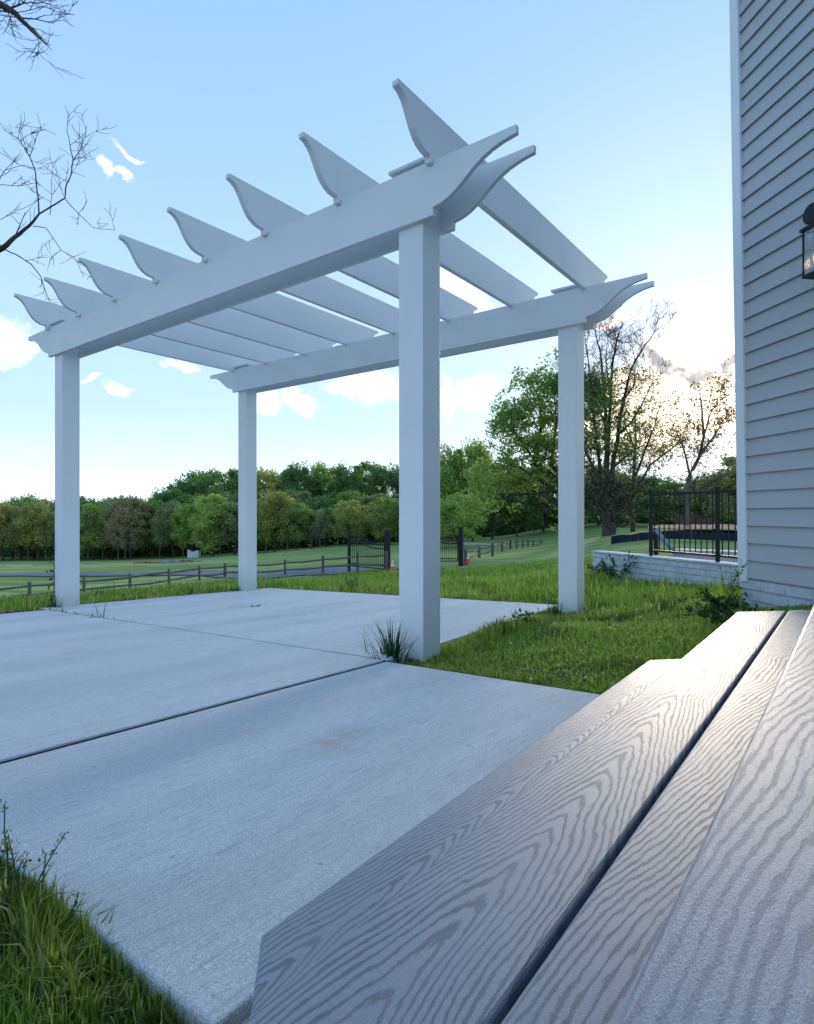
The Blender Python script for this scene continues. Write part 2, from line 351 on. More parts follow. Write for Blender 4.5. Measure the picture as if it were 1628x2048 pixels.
def mat_ground():
    m, nt = new_mat('lawn_ground'); g = G(nt); p = g.pos()
    n1 = g.noise(p, .35, 5, .6); n2 = g.noise(p, 3, 5, .65); n3 = g.noise(p, 40, 4, .7); n4 = g.noise(p, .06, 4, .6)
    d = g.v('LENGTH', g.v('SUBTRACT', p, tuple(CP)))
    mow = g.noise(g.v('MULTIPLY', g.comb(g.v('DOT_PRODUCT', p, tuple(R0)), g.v('DOT_PRODUCT', p, tuple(HF)), 0), (.05, .7, 1)), 1, 3, .6)
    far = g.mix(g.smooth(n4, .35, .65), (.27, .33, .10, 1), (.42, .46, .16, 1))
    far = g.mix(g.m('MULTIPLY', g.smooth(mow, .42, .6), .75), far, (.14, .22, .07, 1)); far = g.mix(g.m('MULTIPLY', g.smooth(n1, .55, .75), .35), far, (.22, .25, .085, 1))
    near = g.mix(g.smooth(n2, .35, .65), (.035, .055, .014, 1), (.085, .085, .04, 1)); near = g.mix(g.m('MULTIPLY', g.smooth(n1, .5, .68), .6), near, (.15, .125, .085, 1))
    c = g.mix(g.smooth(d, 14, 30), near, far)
    c = g.mix(g.m('MULTIPLY', g.smooth(n3, .45, .7), .35), c, (.05, .09, .02, 1))
    g.bsdf(c, .95, g.bump(g.m('ADD', n2, n3), .05, .7), .1); return m
GROUND = mat_ground()

# ------------------------------------------------------------------ terrain
CTRL = []
def ctl(u, v, d): CTRL.append(((u-814)/FPX*d, d, LZ0-(v-1026)/FPX*d))
for t in [(59, 1190, 27), (260, 1176, 29), (399, 1160, 32.5), (450, 1154, 34.5), (570, 1151, 33), (646, 1149, 31.5), (715, 1147, 30), (773, 1145, 28),
          (0, 1150, 37.5), (200, 1150, 37.5), (400, 1146, 36.5), (600, 1142, 33.5), (800, 1138, 30.5), (1000, 1136.5, 30), (1180, 1135, 29.5), (1400, 1134, 29), (-400, 1152, 38),
          (-400, 1215, 10), (0, 1208, 10), (250, 1190, 11), (500, 1169, 13), (650, 1168, 13), (900, 1166, 12.5), (1100, 1165, 12), (1180, 1152, 11),
          (-400, 1140, 60), (0, 1131, 60), (-400, 1128, 110), (0, 1123, 110), (200, 1127, 70), (200, 1119, 120), (400, 1123, 60), (400, 1115, 100), (560, 1103, 100), (560, 1122, 55),
          (700, 1091, 100), (700, 1112, 50), (800, 1088, 100), (800, 1110, 50), (900, 1079, 100), (1000, 1071, 125),
          (1110, 1051, 125), (1110, 1085, 90), (1110, 1104, 45), (1200, 1056, 100), (1215, 1070, 52), (1300, 1056, 100), (1300, 1089, 36), (1450, 1060, 100), (1450, 1091, 35),
          (1800, 1060, 100), (1800, 1092, 35), (1240, 1115, 20), (1500, 1130, 16),
          (958, 1116, 44), (985, 1112, 47), (1004, 1104, 53), (1033, 1098, 64), (1066, 1095, 82), (1110, 1090, 100.5)][:-1]+[
          (-400, 1060, 400), (0, 1058, 400), (400, 1054, 400), (800, 1047, 400), (1200, 1038, 400), (1800, 1040, 400), (-300, 1030, 3000), (400, 1030, 3000), (1200, 1028, 3000), (1800, 1028, 3000),
          (1550, 1217, 3.73), (1451, 1188, 6.3), (1185, 1151, 8.9), (1300, 1168, 7.8), (1700, 1240, 3.0), (1900, 1225, 6)]: ctl(*t)
for (x, y, dz) in [(0, -3, -.07), (0, -1, -.06), (-.3, 1, -.06), (-.2, 2.8, -.06), (2, 3.0, -.06), (4.1, 3.0, -.05), (4.5, 2.2, -.03), (4.4, 1.2, -.02), (4.5, .3, -.03), (5.4, -.1, -.03), (5.9, -.1, .0),
                   (2, -2.4, -.05), (4, -2.4, -.04), (5.2, -2.4, -.04), (5.2, -2.16, -.03), (4, -2.16, -.03), (2, -2.16, -.03), (2, 1, -.08), (3, -1, -.08), (5, -1, -.08), (5.6, -2.8, -.07), (7, -2, -.1), (6.5, -4, -.1), (3, -6, -.1), (0, -6, -.2), (8, 1, -.02), (5.2, 1.0, .05)]:
    q = Vector((x, y, 0))-CP; CTRL.append((q.dot(R0), q.dot(HF), slabz(x, y)+dz))
CT = np.array(CTRL)
def warp(lat, d):
    r = np.hypot(lat, d); ph = np.degrees(np.arctan2(lat, d)); return np.stack([ph/22.0, np.log(np.maximum(r, .8))*1.6], -1), r
def _tps(r2): return .5*r2*np.log(r2+1e-12)
Wc, rc = warp(CT[:, 0], CT[:, 1])
Yc = CT[:, 2]-LZ0; Yc = Yc/np.maximum(rc, 1.0)**.6       # interpolate a slope-like quantity
K = _tps(((Wc[:, None]-Wc[None])**2).sum(-1)); n_ = len(Wc); K[np.diag_indices(n_)] += 3e-4
Pm = np.hstack([np.ones((n_, 1)), Wc]); A_ = np.zeros((n_+3, n_+3)); A_[:n_, :n_] = K; A_[:n_, n_:] = Pm; A_[n_:, :n_] = Pm.T
SOL = np.linalg.solve(A_, np.concatenate([Yc, np.zeros(3)]))
def inpoly(x, y, poly, grow=0.0):
    ok = np.ones(np.shape(x), bool); n = len(poly)
    for i in range(n):
        (x0, y0), (x1, y1) = poly[i], poly[(i+1) % n]; L = math.hypot(x1-x0, y1-y0)
        ok &= ((x1-x0)*(y-y0)-(y1-y0)*(x-x0))/L > -grow
    return ok
SLABS = [[(.28, -2.12), (4.374, -2.12), (4.374, -.225), (.28, -.18)], [(4.408, -2.12), (5.655, -2.12), (5.655, -.27), (4.408, -.245)], [(.06, -.16), (4.385, -.205), (4.10, 2.68), (.055, 2.63)]]
PAD = [(5.69, -2.12), (5.9, -3.0), (9, -3.0), (7.6, -.35), (5.69, -.42)]
def ground_z(x, y):
    x = np.asarray(x, float); y = np.asarray(y, float); sh = x.shape; x = x.ravel(); y = y.ravel()
    dx, dy = x-CP.x, y-CP.y; lat = dx*R0.x+dy*R0.y; d = dx*HF.x+dy*HF.y
    Wq, r = warp(lat, d); ph = Wq[:, 0]*22; over = np.abs(ph) > 62
    Wq[:, 0] = np.clip(ph, -62, 62)/22
    out = np.empty(len(x))
    for a in range(0, len(x), 20000):
        q = Wq[a:a+20000]; k = _tps(((q[:, None]-Wc[None])**2).sum(-1)); out[a:a+20000] = k@SOL[:n_]+SOL[n_]+q@SOL[n_+1:]
    z = LZ0+out*np.maximum(r, 1.0)**.6
    t = np.clip((np.abs(ph)-62)/60, 0, 1); t = t*t*(3-2*t)
    z = z*(1-t)+(slabz(0, 0)-.03*np.minimum(r, 200)-.1)*t if over.any() else z
    z = z+(vnoise(x*1.7, y*1.7, 3)-.5)*.03*np.clip(r-2, 0, 1)+(vnoise(x*.4, y*.4, 5)-.5)*.10*np.clip((r-9)/6, 0, 1)
    for P in SLABS+[PAD]:
        m = inpoly(x, y, P, .06); z = np.where(m, np.minimum(z, slabz(x, y)-.06), z)
    return z.reshape(sh)
def gz(x, y): return float(ground_z(np.array([x]), np.array([y]))[0])
ph = np.concatenate([np.radians(np.arange(-60, 60, .6)), np.radians(np.arange(60, 300, 5))])
rr = np.exp(np.linspace(math.log(.35), math.log(6000), 300)); nP, nR = len(ph), len(rr)
PH, RRg = np.meshgrid(ph, rr, indexing='ij'); lat = RRg*np.sin(PH); dd = RRg*np.cos(PH)
X = CP.x+R0.x*lat+HF.x*dd; Y = CP.y+R0.y*lat+HF.y*dd; Z = ground_z(X, Y)
V = np.stack([X, Y, Z], -1).reshape(-1, 3); c0 = len(V); V = np.vstack([V, [[CP.x, CP.y, Z[:, 0].mean()]]])
i, j = np.meshgrid(np.arange(nP), np.arange(nR-1), indexing='ij'); i2 = (i+1) % nP
F = np.stack([i*nR+j, i*nR+j+1, i2*nR+j+1, i2*nR+j], -1).reshape(-1, 4)[:, ::-1]
F = np.vstack([F])
gr = link('ground', quads_mesh('ground', V, F, GROUND, smooth=True)); gr['kind'] = 'structure'
cap = MB(); Zc = float(Z[:, 0].mean()); ring = [(X[k, 0], Y[k, 0], Z[k, 0]) for k in range(nP)]
cap.add(ring+[(CP.x, CP.y, Zc)], [(k, nP, (k+1) % nP) for k in range(nP)])
bmj = cap.mesh('ground_cap', GROUND)
import bmesh
bm = bmesh.new(); bm.from_mesh(gr.data); bm.from_mesh(bmj); bm.to_mesh(gr.data); bm.free(); bpy.data.meshes.remove(bmj)

def strip(name, pts, mat, lift, cross=4, kind='structure', **pr):
    """ribbon draped on the ground; pts = (px u, near depth, far depth)"""
    P = []; us = np.array([p[0] for p in pts], float); n0 = np.array([p[1] for p in pts], float); n1 = np.array([p[2] for p in pts], float)
    uu = np.linspace(us[0], us[-1], 160); A = np.interp(uu, us, n0); B = np.interp(uu, us, n1); V = []
    for t in np.linspace(0, 1, cross+1):
        d = A+(B-A)*t; l = (uu-814)/FPX*d; V.append(np.stack([CP.x+R0.x*l+HF.x*d, CP.y+R0.y*l+HF.y*d], -1))
    V = np.array(V); z = ground_z(V[..., 0], V[..., 1])+lift; W = np.concatenate([V, z[..., None]], -1).reshape(-1, 3)
    n = len(uu); i, j = np.meshgrid(np.arange(cross), np.arange(n-1), indexing='ij'); F = np.stack([i*n+j, i*n+j+1, (i+1)*n+j+1, (i+1)*n+j], -1).reshape(-1, 4)
    o = link(name, quads_mesh(name, W, F, mat, smooth=True)); o['kind'] = kind
    for k, v in pr.items(): o[k] = v
    return o
strip('road', [(-500, 36.6, 39.8), (0, 36.6, 39.5), (200, 36.6, 39.3), (400, 34.6, 38.2), (600, 31.6, 35.2), (800, 29, 32.2), (1000, 28.4, 31.6), (1180, 28, 31.2), (1500, 28, 31), (1900, 28, 31)], ASPH, .05)
strip('sand_bunker', [(-120, 58, 62), (0, 57, 63), (64, 60, 61)], SAND, .06)
strip('sand_bunker', [(166, 84, 86), (185, 82, 88), (203, 85, 86)], SAND, .06)
strip('path', [(922, 86, 92), (960, 86, 91), (1010, 87, 89)], SAND, .06)
strip('dirt_bank', [(1296, 44, 47), (1330, 42, 52), (1380, 40, 58), (1500, 40, 60), (1700, 40, 60)], SOIL, .5, 8)

# ------------------------------------------------------------------ slabs
patio = link('concrete_patio', None, None, (4.4, -.2, 0)); patio['kind'] = 'structure'
for P in SLABS:
    mb = MB(); mb.prism(P, lambda x, y: slabz(x, y)-.14, slabz); part('slab', mb, CONC, patio, .006)
mb = MB(); mb.prism([(.1, -2.1), (5.64, -2.1), (5.64, -.26), (4.3, -.2), (4.08, 2.6), (.08, 2.6)], lambda x, y: slabz(x, y)-.3, lambda x, y: slabz(x, y)-.007)
part('joint_bed', mb, mat_plain('dark_joint_soil', (.030, .024, .022), .95, .1, 0, 60, .5, .004), patio)
mb = MB(); mb.prism(PAD, lambda x, y: slabz(x, y)-.2, lambda x, y: slabz(x, y)-.02); struct('step_pad', mb, CONC)

# ------------------------------------------------------------------ pergola
WX, DY = 4.4604, 2.1751; PW = .1637; TB = .028; B, T = 1.5475+LZ0, 1.8319+LZ0; AO, NO = .5614, .0837; GO, RT = .3254, 2.0847+LZ0
def bez(p0, p1, p2, p3, n=10):
    o = []
    for k in range(n+1):
        t = k/n; a = [(1-t)**3, 3*t*(1-t)**2, 3*t*t*(1-t), t**3]; o.append(tuple(a[0]*p0[q]+a[1]*p1[q]+a[2]*p2[q]+a[3]*p3[q] for q in (0, 1)))
    return o
per = thing('pergola', 'white pergola with four square posts, double beams and eight scroll-ended rafters', 'pergola', (2.2, 1.1, 0))
for (x, y) in ((0, 0), (WX-PW, 0), (0, DY), (WX-PW, DY)):
    mb = MB(); zb = slabz(x, y)-.12
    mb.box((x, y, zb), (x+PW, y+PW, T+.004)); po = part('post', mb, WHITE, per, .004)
    mb = MB(); cx, cy = x+PW/2, y+PW/2; h1, h2 = PW/2+.0, PW/2+.026
    mb.box((cx-h1-.03, cy-h1+.002, T+.004), (cx+h1+.01, cy+h1-.002, T+.03)); mb.box((cx-h2-.03, cy-h1-.022, T+.03), (cx+h2+.01, cy+h1+.022, T+.048))
    part('cap', mb, WHITE, po, .003)
# beam profile in (x, z)
def beam_profile():
    tip, lug = .040, .042
    L = [(-NO, B), (-NO, B+lug)]+bez((-NO, B+lug), (-NO-.20, B+lug+.015), (-NO-.20, T-tip-.02), (-AO, T-tip))[1:]+[(-AO, T)]
    Rr = [(WX-x, z) for x, z in reversed(L)]
    return L+Rr
bp = beam_profile()
def beam_mesh():
    mb = MB(); n = len(bp); mb.v = [(x, 0, z) for x, z in bp]+[(x, TB, z) for x, z in bp]
    # split into quads between top and bottom outline for clean shading
    mb.f = [tuple(range(n)), tuple(reversed(range(n, 2*n)))]+[(i, n+i, n+(i+1) % n, (i+1) % n) for i in range(n)]
    return mb.mesh('beam', WHITE, (2.2, 1.1, 0))
bmsh = beam_mesh()
for y in (-TB, PW, DY-TB, DY+PW):
    o = link('beam', bmsh, per, (0, y+1.1-1.1, 0)); bev(o, .0025)
# rafter profile in (y, z)
RTH = .038; rb = T-.018
def rafter_mesh():
    tip = .026; y0 = -GO; L = [(y0, RT), (y0, RT-tip)]+bez((y0, RT-tip), (y0+.12, RT-tip-.015), (y0+.09, T+.015), (-TB-.028, T+.012))[1:]
    L += [(-TB-.028, T-.022), (-TB-.004, T-.022), (-TB-.004, T+.002), (PW+TB+.004, T+.002), (PW+TB+.004, rb)]
    Y2 = DY+PW
    R2 = [(Y2-y, z) for y, z in reversed(L)]
    pr = L+R2; n = len(pr); mb = MB(); mb.v = [(0, y, z) for y, z in pr]+[(RTH, y, z) for y, z in pr]
    mb.f = [tuple(range(n)), tuple(reversed(range(n, 2*n)))]+[(i, n+i, n+(i+1) % n, (i+1) % n) for i in range(n)]
    return mb.mesh('rafter', WHITE, (2.2, 1.1, 0))
rmsh = rafter_mesh()
for k in range(8):
    o = link('rafter', rmsh, per, (-.0689-RTH*.5+.6571*k, 0, 0)); bev(o, .002)
# ------------------------------------------------------------------ steps
WD = Vector((-math.sin(YW+R_(8.3)), math.cos(YW+R_(8.3)), 0))       # direction of the house wall
WP = Vector((-WD.y, WD.x, 0))*-1                                       # from the lawn into the house
wall0 = LD(2.27, 4.05)                                                # house corner
steps = thing('deck_steps', 'grey composite wood-grain steps cut at angles, climbing to the house landing', 'steps', (6.5, -1.6, .1))
def clip(poly, n, c):                                                 # keep n.p <= c
    out = []
    for k in range(len(poly)):
        a, b = poly[k], poly[(k+1) % len(poly)]; da, db = n[0]*a[0]+n[1]*a[1]-c, n[0]*b[0]+n[1]*b[1]-c
        if da <= 0: out.append(a)
        if da*db < 0: t = da/(da-db); out.append((a[0]+(b[0]-a[0])*t, a[1]+(b[1]-a[1])*t))
    return out
def tread(x_edges, z, near, far, dm=None):
    cn = -(WP.x*near[0]+WP.y*near[1]); cf = WD.x*far[0]+WD.y*far[1]; cw_ = WP.x*(wall0.x)+WP.y*(wall0.y)-.03
    for (xa, xb) in x_edges:
        P = [(xa, -6), (xb, -6), (xb, 4), (xa, 4)]
        P = clip(P, (-WP.x, -WP.y), cn); P = clip(P, (WD.x, WD.y), cf); P = clip(P, (WP.x, WP.y), cw_) if P else P
        P = clip(P, (0, -1), 3.6) if P else P
        if len(P) < 3: continue
        mb = MB(); mx, my = (xa+xb)/2, -1.2; mb.prism([(x-mx, y-my) for x, y in P], -.025, 0)
        me = mb.mesh('board', dm or DECK); o = link('board', me, steps, (mx-6.5, my+1.6, z-.1)); bev(o, .005, 3)
Z1, Z2, Z3 = .2525, .4275, .5975
tread([(5.732, 5.866), (5.874, 6.02)], Z1, (5.722, -2.097), (5.759, -.429))
tread([(5.982, 6.109), (6.1145, 6.262)], Z2, (5.982, -2.66), (6.003, -.335))
tread([(6.238+k*.1415, 6.238+k*.1415+.133) for k in range(14)], Z3, (6.238, -3.1), (6.238, -.30), DECK2)
for (x, za, zb, ya, yb) in ((5.765, .02, Z1-.026, -2.05, -.42), (6.03, Z1+.001, Z2-.026, -2.3, -.33), (6.285, Z2+.001, Z3-.026, -3.0, -.28)):
    mb = MB(); mb.box((x, ya, za), (x+.02, yb, zb)); part('riser', mb, DECK, steps)
mb = MB(); mb.prism([(5.80, -2.0), (6.3, -2.5), (6.3, -.4), (5.80, -.5)], .0, Z1-.03); part('frame', mb, BLACKM, steps)

# ------------------------------------------------------------------ house wall
HT = R_(1.1)
house = thing('house', 'house wall of grey lap siding on a painted brick base at the right', 'house', (wall0.x, wall0.y, 0))
wl = 7.0; z_s = LZ0-.432; EXP = .1155
def hp(along, outp, z):                                               # along the wall from the corner, outwards, height
    p = wall0-WD*along-WP*outp; lean = (z-.3)*math.tan(HT); p = p+WD*lean*1.0
    return Vector((p.x, p.y, z))
def hbox(a0, a1, o0, o1, z0, z1, mb):
    P = [hp(a, o, z) for (a, o, z) in ((a0, o0, z0), (a1, o0, z0), (a1, o1, z0), (a0, o1, z0), (a0, o0, z1), (a1, o0, z1), (a1, o1, z1), (a0, o1, z1))]
    mb.add(P, [(0, 3, 2, 1), (4, 5, 6, 7), (0, 1, 5, 4), (1, 2, 6, 5), (2, 3, 7, 6), (3, 0, 4, 7)])
mb = MB(); hbox(.01, wl, -3.5, -.03, -1.2, 5.6, mb); part('wall', mb, SIDING, house)
nb = 45
for k in range(nb):
    z0 = z_s+k*EXP; mb = MB()
    prof = [(-.028, z0+EXP+.012), (-.004, z0+EXP), (.012, z0+.010), (.013, z0), (.004, z0-.001), (-.002, z0+.006), (-.028, z0+.006)]
    A = [hp(.085, o, z) for o, z in prof]; Bq = [hp(wl-.05, o, z) for o, z in prof]; n = len(prof)
    mb.add(A+Bq, [tuple(range(n)), tuple(reversed(range(n, 2*n)))]+[(q, n+q, n+(q+1) % n, (q+1) % n) for q in range(n)])
    part('siding_board', mb, SIDING, house)
mb = MB(); hbox(.006, .088, -.005, .022, z_s-.03, 5.6, mb); part('corner_trim', mb, TRIM, house, .004)
mb = MB(); hbox(.0, .016, -.11, -.006, z_s-.03, 5.6, mb); part('corner_trim', mb, TRIM, house, .004)
mb = MB(); hbox(0.0, wl, -.2, -.013, -1.2, z_s-.004, mb); part('foundation_core', mb, BRICK, house)
def bricks(parent, org, du, out, z_top, n_course, n_len, L=.203, H=.0735, first='brick', skip=None, depth=.03):
    """courses of individual bricks running from org along du, faces towards out"""
    ms = []
    for v in range(4):
        mb = MB(); l = L-.0008; a = random.uniform(-.001, .001)
        mb.v = [(0, 0, 0), (l, 0, 0), (l, 0, H-.007), (0, 0, H-.007)]+[(.001, depth*.5+a, .004), (l-.001, depth*.5+a*.3, .004), (l-.001, depth*.5+a, H-.012), (.001, depth*.5, H-.012)]
        mb.f = [(0, 3, 2, 1), (4, 5, 6, 7), (0, 1, 5, 4), (1, 2, 6, 5), (2, 3, 7, 6), (3, 0, 4, 7)]
        # rotate into place
        vs = [du*p[0]+out*p[1]+Vector((0, 0, p[2])) for p in mb.v]; mb.v = [tuple(q) for q in vs]
        ms.append(mb.mesh('brick', BRICK))
    base = parent.location
    for c in range(n_course):
        for q in range(n_len):
            p = org+du*(q*L+(L/2 if c % 2 else 0)); z = z_top-(c+1)*H
            link(first, random.choice(ms), parent, (p.x-base.x, p.y-base.y, z-base.z))
bricks(house, wall0+WD*.01-WP*(-.012), -WD, -WP, z_s-.004, 4, 16)

# wall lantern
lp = hp(.72, 0, 0); lc = hp(.80, .12, 0)
zL0, zL1 = LZ0+(1026-556)/FPX*3.28, LZ0+(1026-458)/FPX*3.28
AXc = -WD; AYc = -WP; UPc = Vector((0, 0, 1))
lan = thing('wall_lantern', 'black framed glass wall lantern on the siding at the right edge', 'lantern', (lp.x, lp.y, zL0))
GLASS, nt = new_mat('lantern_glass'); g = G(nt); g.bsdf((.75, .82, .9), .08, None, .5, Transmission_Weight=.85, Alpha=.55)
BULB, nt = new_mat('warm_emissive_bulb'); g = G(nt); e = g.n('ShaderNodeEmission'); e.inputs[0].default_value = (1, .62, .32, 1); e.inputs[1].default_value = 2.2  # weak warm emission that draws the orange spots inside the lantern
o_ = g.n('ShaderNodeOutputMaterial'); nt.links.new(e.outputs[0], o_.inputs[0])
hw = .062
lc0 = Vector((lc.x, lc.y, 0))
for (sa, sb) in ((-1, -1), (1, -1), (1, 1), (-1, 1)):
    mb = MB(); p = lc0+AXc*hw*sa+AYc*hw*sb; mb.obox(p+UPc*(zL0+zL1)/2, AXc, .004, AYc, .004, UPc, (zL1-zL0)/2-.012); part('corner_bar', mb, BLACKM, lan)
mb = MB(); mb.obox(lc0+UPc*(zL1-.006), AXc, hw+.014, AYc, hw+.014, UPc, .008); k = len(mb.v)
apex = lc0+UPc*(zL1+.055); cr = [lc0+AXc*(hw+.006)*a+AYc*(hw+.006)*b+UPc*(zL1+.002) for a, b in ((-1, -1), (1, -1), (1, 1), (-1, 1))]
mb.add(cr+[apex], [(0, 1, 4), (1, 2, 4), (2, 3, 4), (3, 0, 4)]); part('roof', mb, BLACKM, lan)
mb = MB(); mb.obox(lc0+UPc*(zL0+.006), AXc, hw+.006, AYc, hw+.006, UPc, .007); part('base', mb, BLACKM, lan)
for (s, ax, ay) in ((-1, AXc, AYc), (1, AXc, AYc), (-1, AYc, AXc), (1, AYc, AXc)):
    mb = MB(); mb.obox(lc0+ax*(hw-.001)*s+UPc*(zL0+zL1)/2, ax, .0015, ay, hw-.006, UPc, (zL1-zL0)/2-.016); part('pane', mb, GLASS, lan)
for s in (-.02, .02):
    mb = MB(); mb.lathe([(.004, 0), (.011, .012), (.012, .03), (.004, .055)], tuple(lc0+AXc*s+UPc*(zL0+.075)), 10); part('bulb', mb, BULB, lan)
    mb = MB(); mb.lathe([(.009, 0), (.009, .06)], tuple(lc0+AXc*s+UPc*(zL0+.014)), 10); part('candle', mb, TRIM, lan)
zk = LZ0+(1026-405)/FPX*3.3
wallp = hp(.672, .0, zk); wallp.z = 0
mb = MB(); pts = [lc0+UPc*(zL1+.05), lc0+UPc*(zL1+.11), lc0*.5+wallp*.5+UPc*(zk+.02), wallp+UPc*zk]; mb.tube(pts, .009, 8); part('arm', mb, BLACKM, lan)
mb = MB(); q = wallp+AYc*.01; th = np.linspace(0, 2*math.pi, 17)[:-1]
mb.tube([q+UPc*zk-AYc*.03, q+UPc*zk+AYc*.025], .058, 20); part('back_plate', mb, BLACKM, lan, .004)

# ------------------------------------------------------------------ retaining wall with railing
ra = LD(2.73, 8.75); rbp = LD(4.35, 4.2); rdir = (rbp-ra); RL_ = rdir.length; rdir.normalize(); rout = Vector((rdir.y, -rdir.x, 0))
if rout.dot(CP-ra) < 0: rout = -rout
ztop = LZ0-.56
rw = thing('retaining_wall', 'low white painted brick retaining wall beside the house corner', 'wall', (ra.x, ra.y, 0))
mb = MB(); c = ra+rdir*(RL_/2)-rout*.11; mb.obox(Vector((c.x, c.y, ztop-.6)), rdir, RL_/2, rout, .098, UPc, .58); part('core', mb, BRICK, rw)
bricks(rw, ra+rdir*.0-rout*.012, rdir, rout, ztop-.02, 8, int(RL_/.203), depth=.03)
for k in range(int(RL_/.10)):                                          # a top row of bricks laid across the wall
    mb = MB(); c = ra+rdir*(.05+k*.10)-rout*(.10); mb.obox(Vector((c.x, c.y, ztop-.01+random.uniform(-.002, .002))), rdir, .0475, rout, .112+random.uniform(-.003, .003), UPc, .012); part('cap_brick', mb, BRICK, rw, .003)
mb = MB(); c = ra-rdir*.0; 
rail = thing('railing', 'black metal railing with thin balusters on top of the white brick wall', 'railing', (ra.x, ra.y, ztop))
def rl(d):                                                             # point on the wall line at camera depth d
    t = (8.75-d)/(8.75-4.2); return ra+(rbp-ra)*t
pd = [7.72, 6.73, 5.74, 4.75]; H_ = .84
for d in pd:
    p = rl(d)-rout*.09; mb = MB(); mb.obox(Vector((p.x, p.y, ztop+.002+H_/2)), rdir, .018, rout, .018, UPc, H_/2); po = part('post', mb, BLACKM, rail, .003)
    mb = MB(); mb.obox(Vector((p.x, p.y, ztop+H_+.008)), rdir, .028, rout, .028, UPc, .007); part('cap', mb, BLACKM, po, .003)
for a, b in zip(pd[:-1], pd[1:]):
    pa, pb = rl(a)-rout*.09, rl(b)-rout*.09; e = (pb-pa).normalized()*.024; pa += e; pb -= e
    for z, hh in ((.80, .03), (.07, .025)):
        mb = MB(); mb.bar(Vector((pa.x, pa.y, ztop+z)), Vector((pb.x, pb.y, ztop+z)), .032, hh); part('rail', mb, BLACKM, rail, .002)
    nbal = 12
    for k in range(nbal):
        p = pa+(pb-pa)*((k+.5)/nbal); mb = MB(); mb.obox(Vector((p.x, p.y, ztop+.435)), rdir, .005, rout, .005, UPc, .35); part('baluster', mb, BLACKM, rail)
# stair handrail beyond the wall
h0 = at(1312, 1056, 9.2); h1 = at(1362, 1122, 8.3)
hr = thing('handrail', 'short black handrail sloping down into the stairwell behind the white wall', 'handrail', (h0.x, h0.y, h0.z-.8))
mb = MB(); mb.box((h0.x-.03, h0.y-.03, h0.z-1.0), (h0.x+.03, h0.y+.03, h0.z)); part('post', mb, BLACKM, hr, .003)
mb = MB(); mb.tube([h0-UPc*.03, h1, h1+(h1-h0)*.6], .032, 8); part('rail', mb, TARP, hr)
mb = MB(); p, q = LD(3.95, 8.7), LD(5.6, 7.4); zz = LZ0-(1101-1026)/FPX*8.4
mb.bar(Vector((p.x, p.y, zz-.5)), Vector((q.x, q.y, zz-.5)), .35, 1.0); o = link('ledge', mb.mesh('ledge', CONC, (p.x, p.y, 0)), None, (p.x, p.y, 0), label='pale concrete ledge of the stairwell seen through the railing', category='ledge')

# ------------------------------------------------------------------ rail fences
def rail_fence(label, pts, ph_=.92, group=None, thick=.13, rails=(.80, .40)):
    P = []
    for (u, v, d, h) in pts:
        top = at(u, v, d); x, y = top.x, top.y; P.append((Vector((x, y, top.z-h)), h))
    f = thing('split_rail_fence', label, 'fence', P[0][0])
    for (p, h) in P:
        mb = MB(); a = random.uniform(-.2, .2); ax = Vector((math.cos(a+YW), math.sin(a+YW), 0)); ay = Vector((-ax.y, ax.x, 0))
        mb.obox(p+UPc*(h/2-.25), ax, thick/2*random.uniform(.85, 1.1), ay, thick*.36, UPc, h/2+.25); part('post', mb, WOOD, f, .01)
    for (p, h), (q, h2) in zip(P[:-1], P[1:]):
        for r in rails:
            mb = MB(); a = p+UPc*(h*r+random.uniform(-.03, .03)); b = q+UPc*(h2*r+random.uniform(-.03, .03)); m_ = (a+b)/2+UPc*random.uniform(-.05, .02); e = (b-a)*.03
            mb.tube([a-e, m_, b+e], [.04, .058, .042], 6); part('rail', mb, WOOD, f)
    return f
LF = [(-60, 1174, 26.5, .95), (59, 1164, 27, .95), (168, 1155, 28, .95), (260, 1147, 29, .95), (338, 1138, 30.5, .95), (399, 1131, 32.5, .95), (450, 1126, 34.5, .98), (511, 1123, 34, .98), (570, 1119, 33, .98), (646, 1111, 31.5, 1.02), (715, 1103, 30, 1.08), (773, 1102, 28, 1.05)]
rail_fence('weathered split rail fence from the left edge up to the gate, before the road', LF)
RF = [(931, 1099, 34, .95), (958, 1093, 44, .95), (985, 1086, 47, 1.1), (1004, 1083, 53, 1.1), (1020.5, 1080.5, 58, 1.1), (1033, 1079, 64, 1.1), (1046, 1078, 70, 1.1), (1056, 1079, 76, 1.1), (1066, 1080, 82, 1.1), (1082, 1079, 90, 1.1), (1096, 1078, 98, 1.1), (1110, 1077, 105, 1.1), (1135, 1074, 112, 1.1), (1180, 1072, 112, 1.1)]
rail_fence('distant split rail fence climbing the lawn to the right of the gate', RF, thick=.2, rails=(.82, .42))

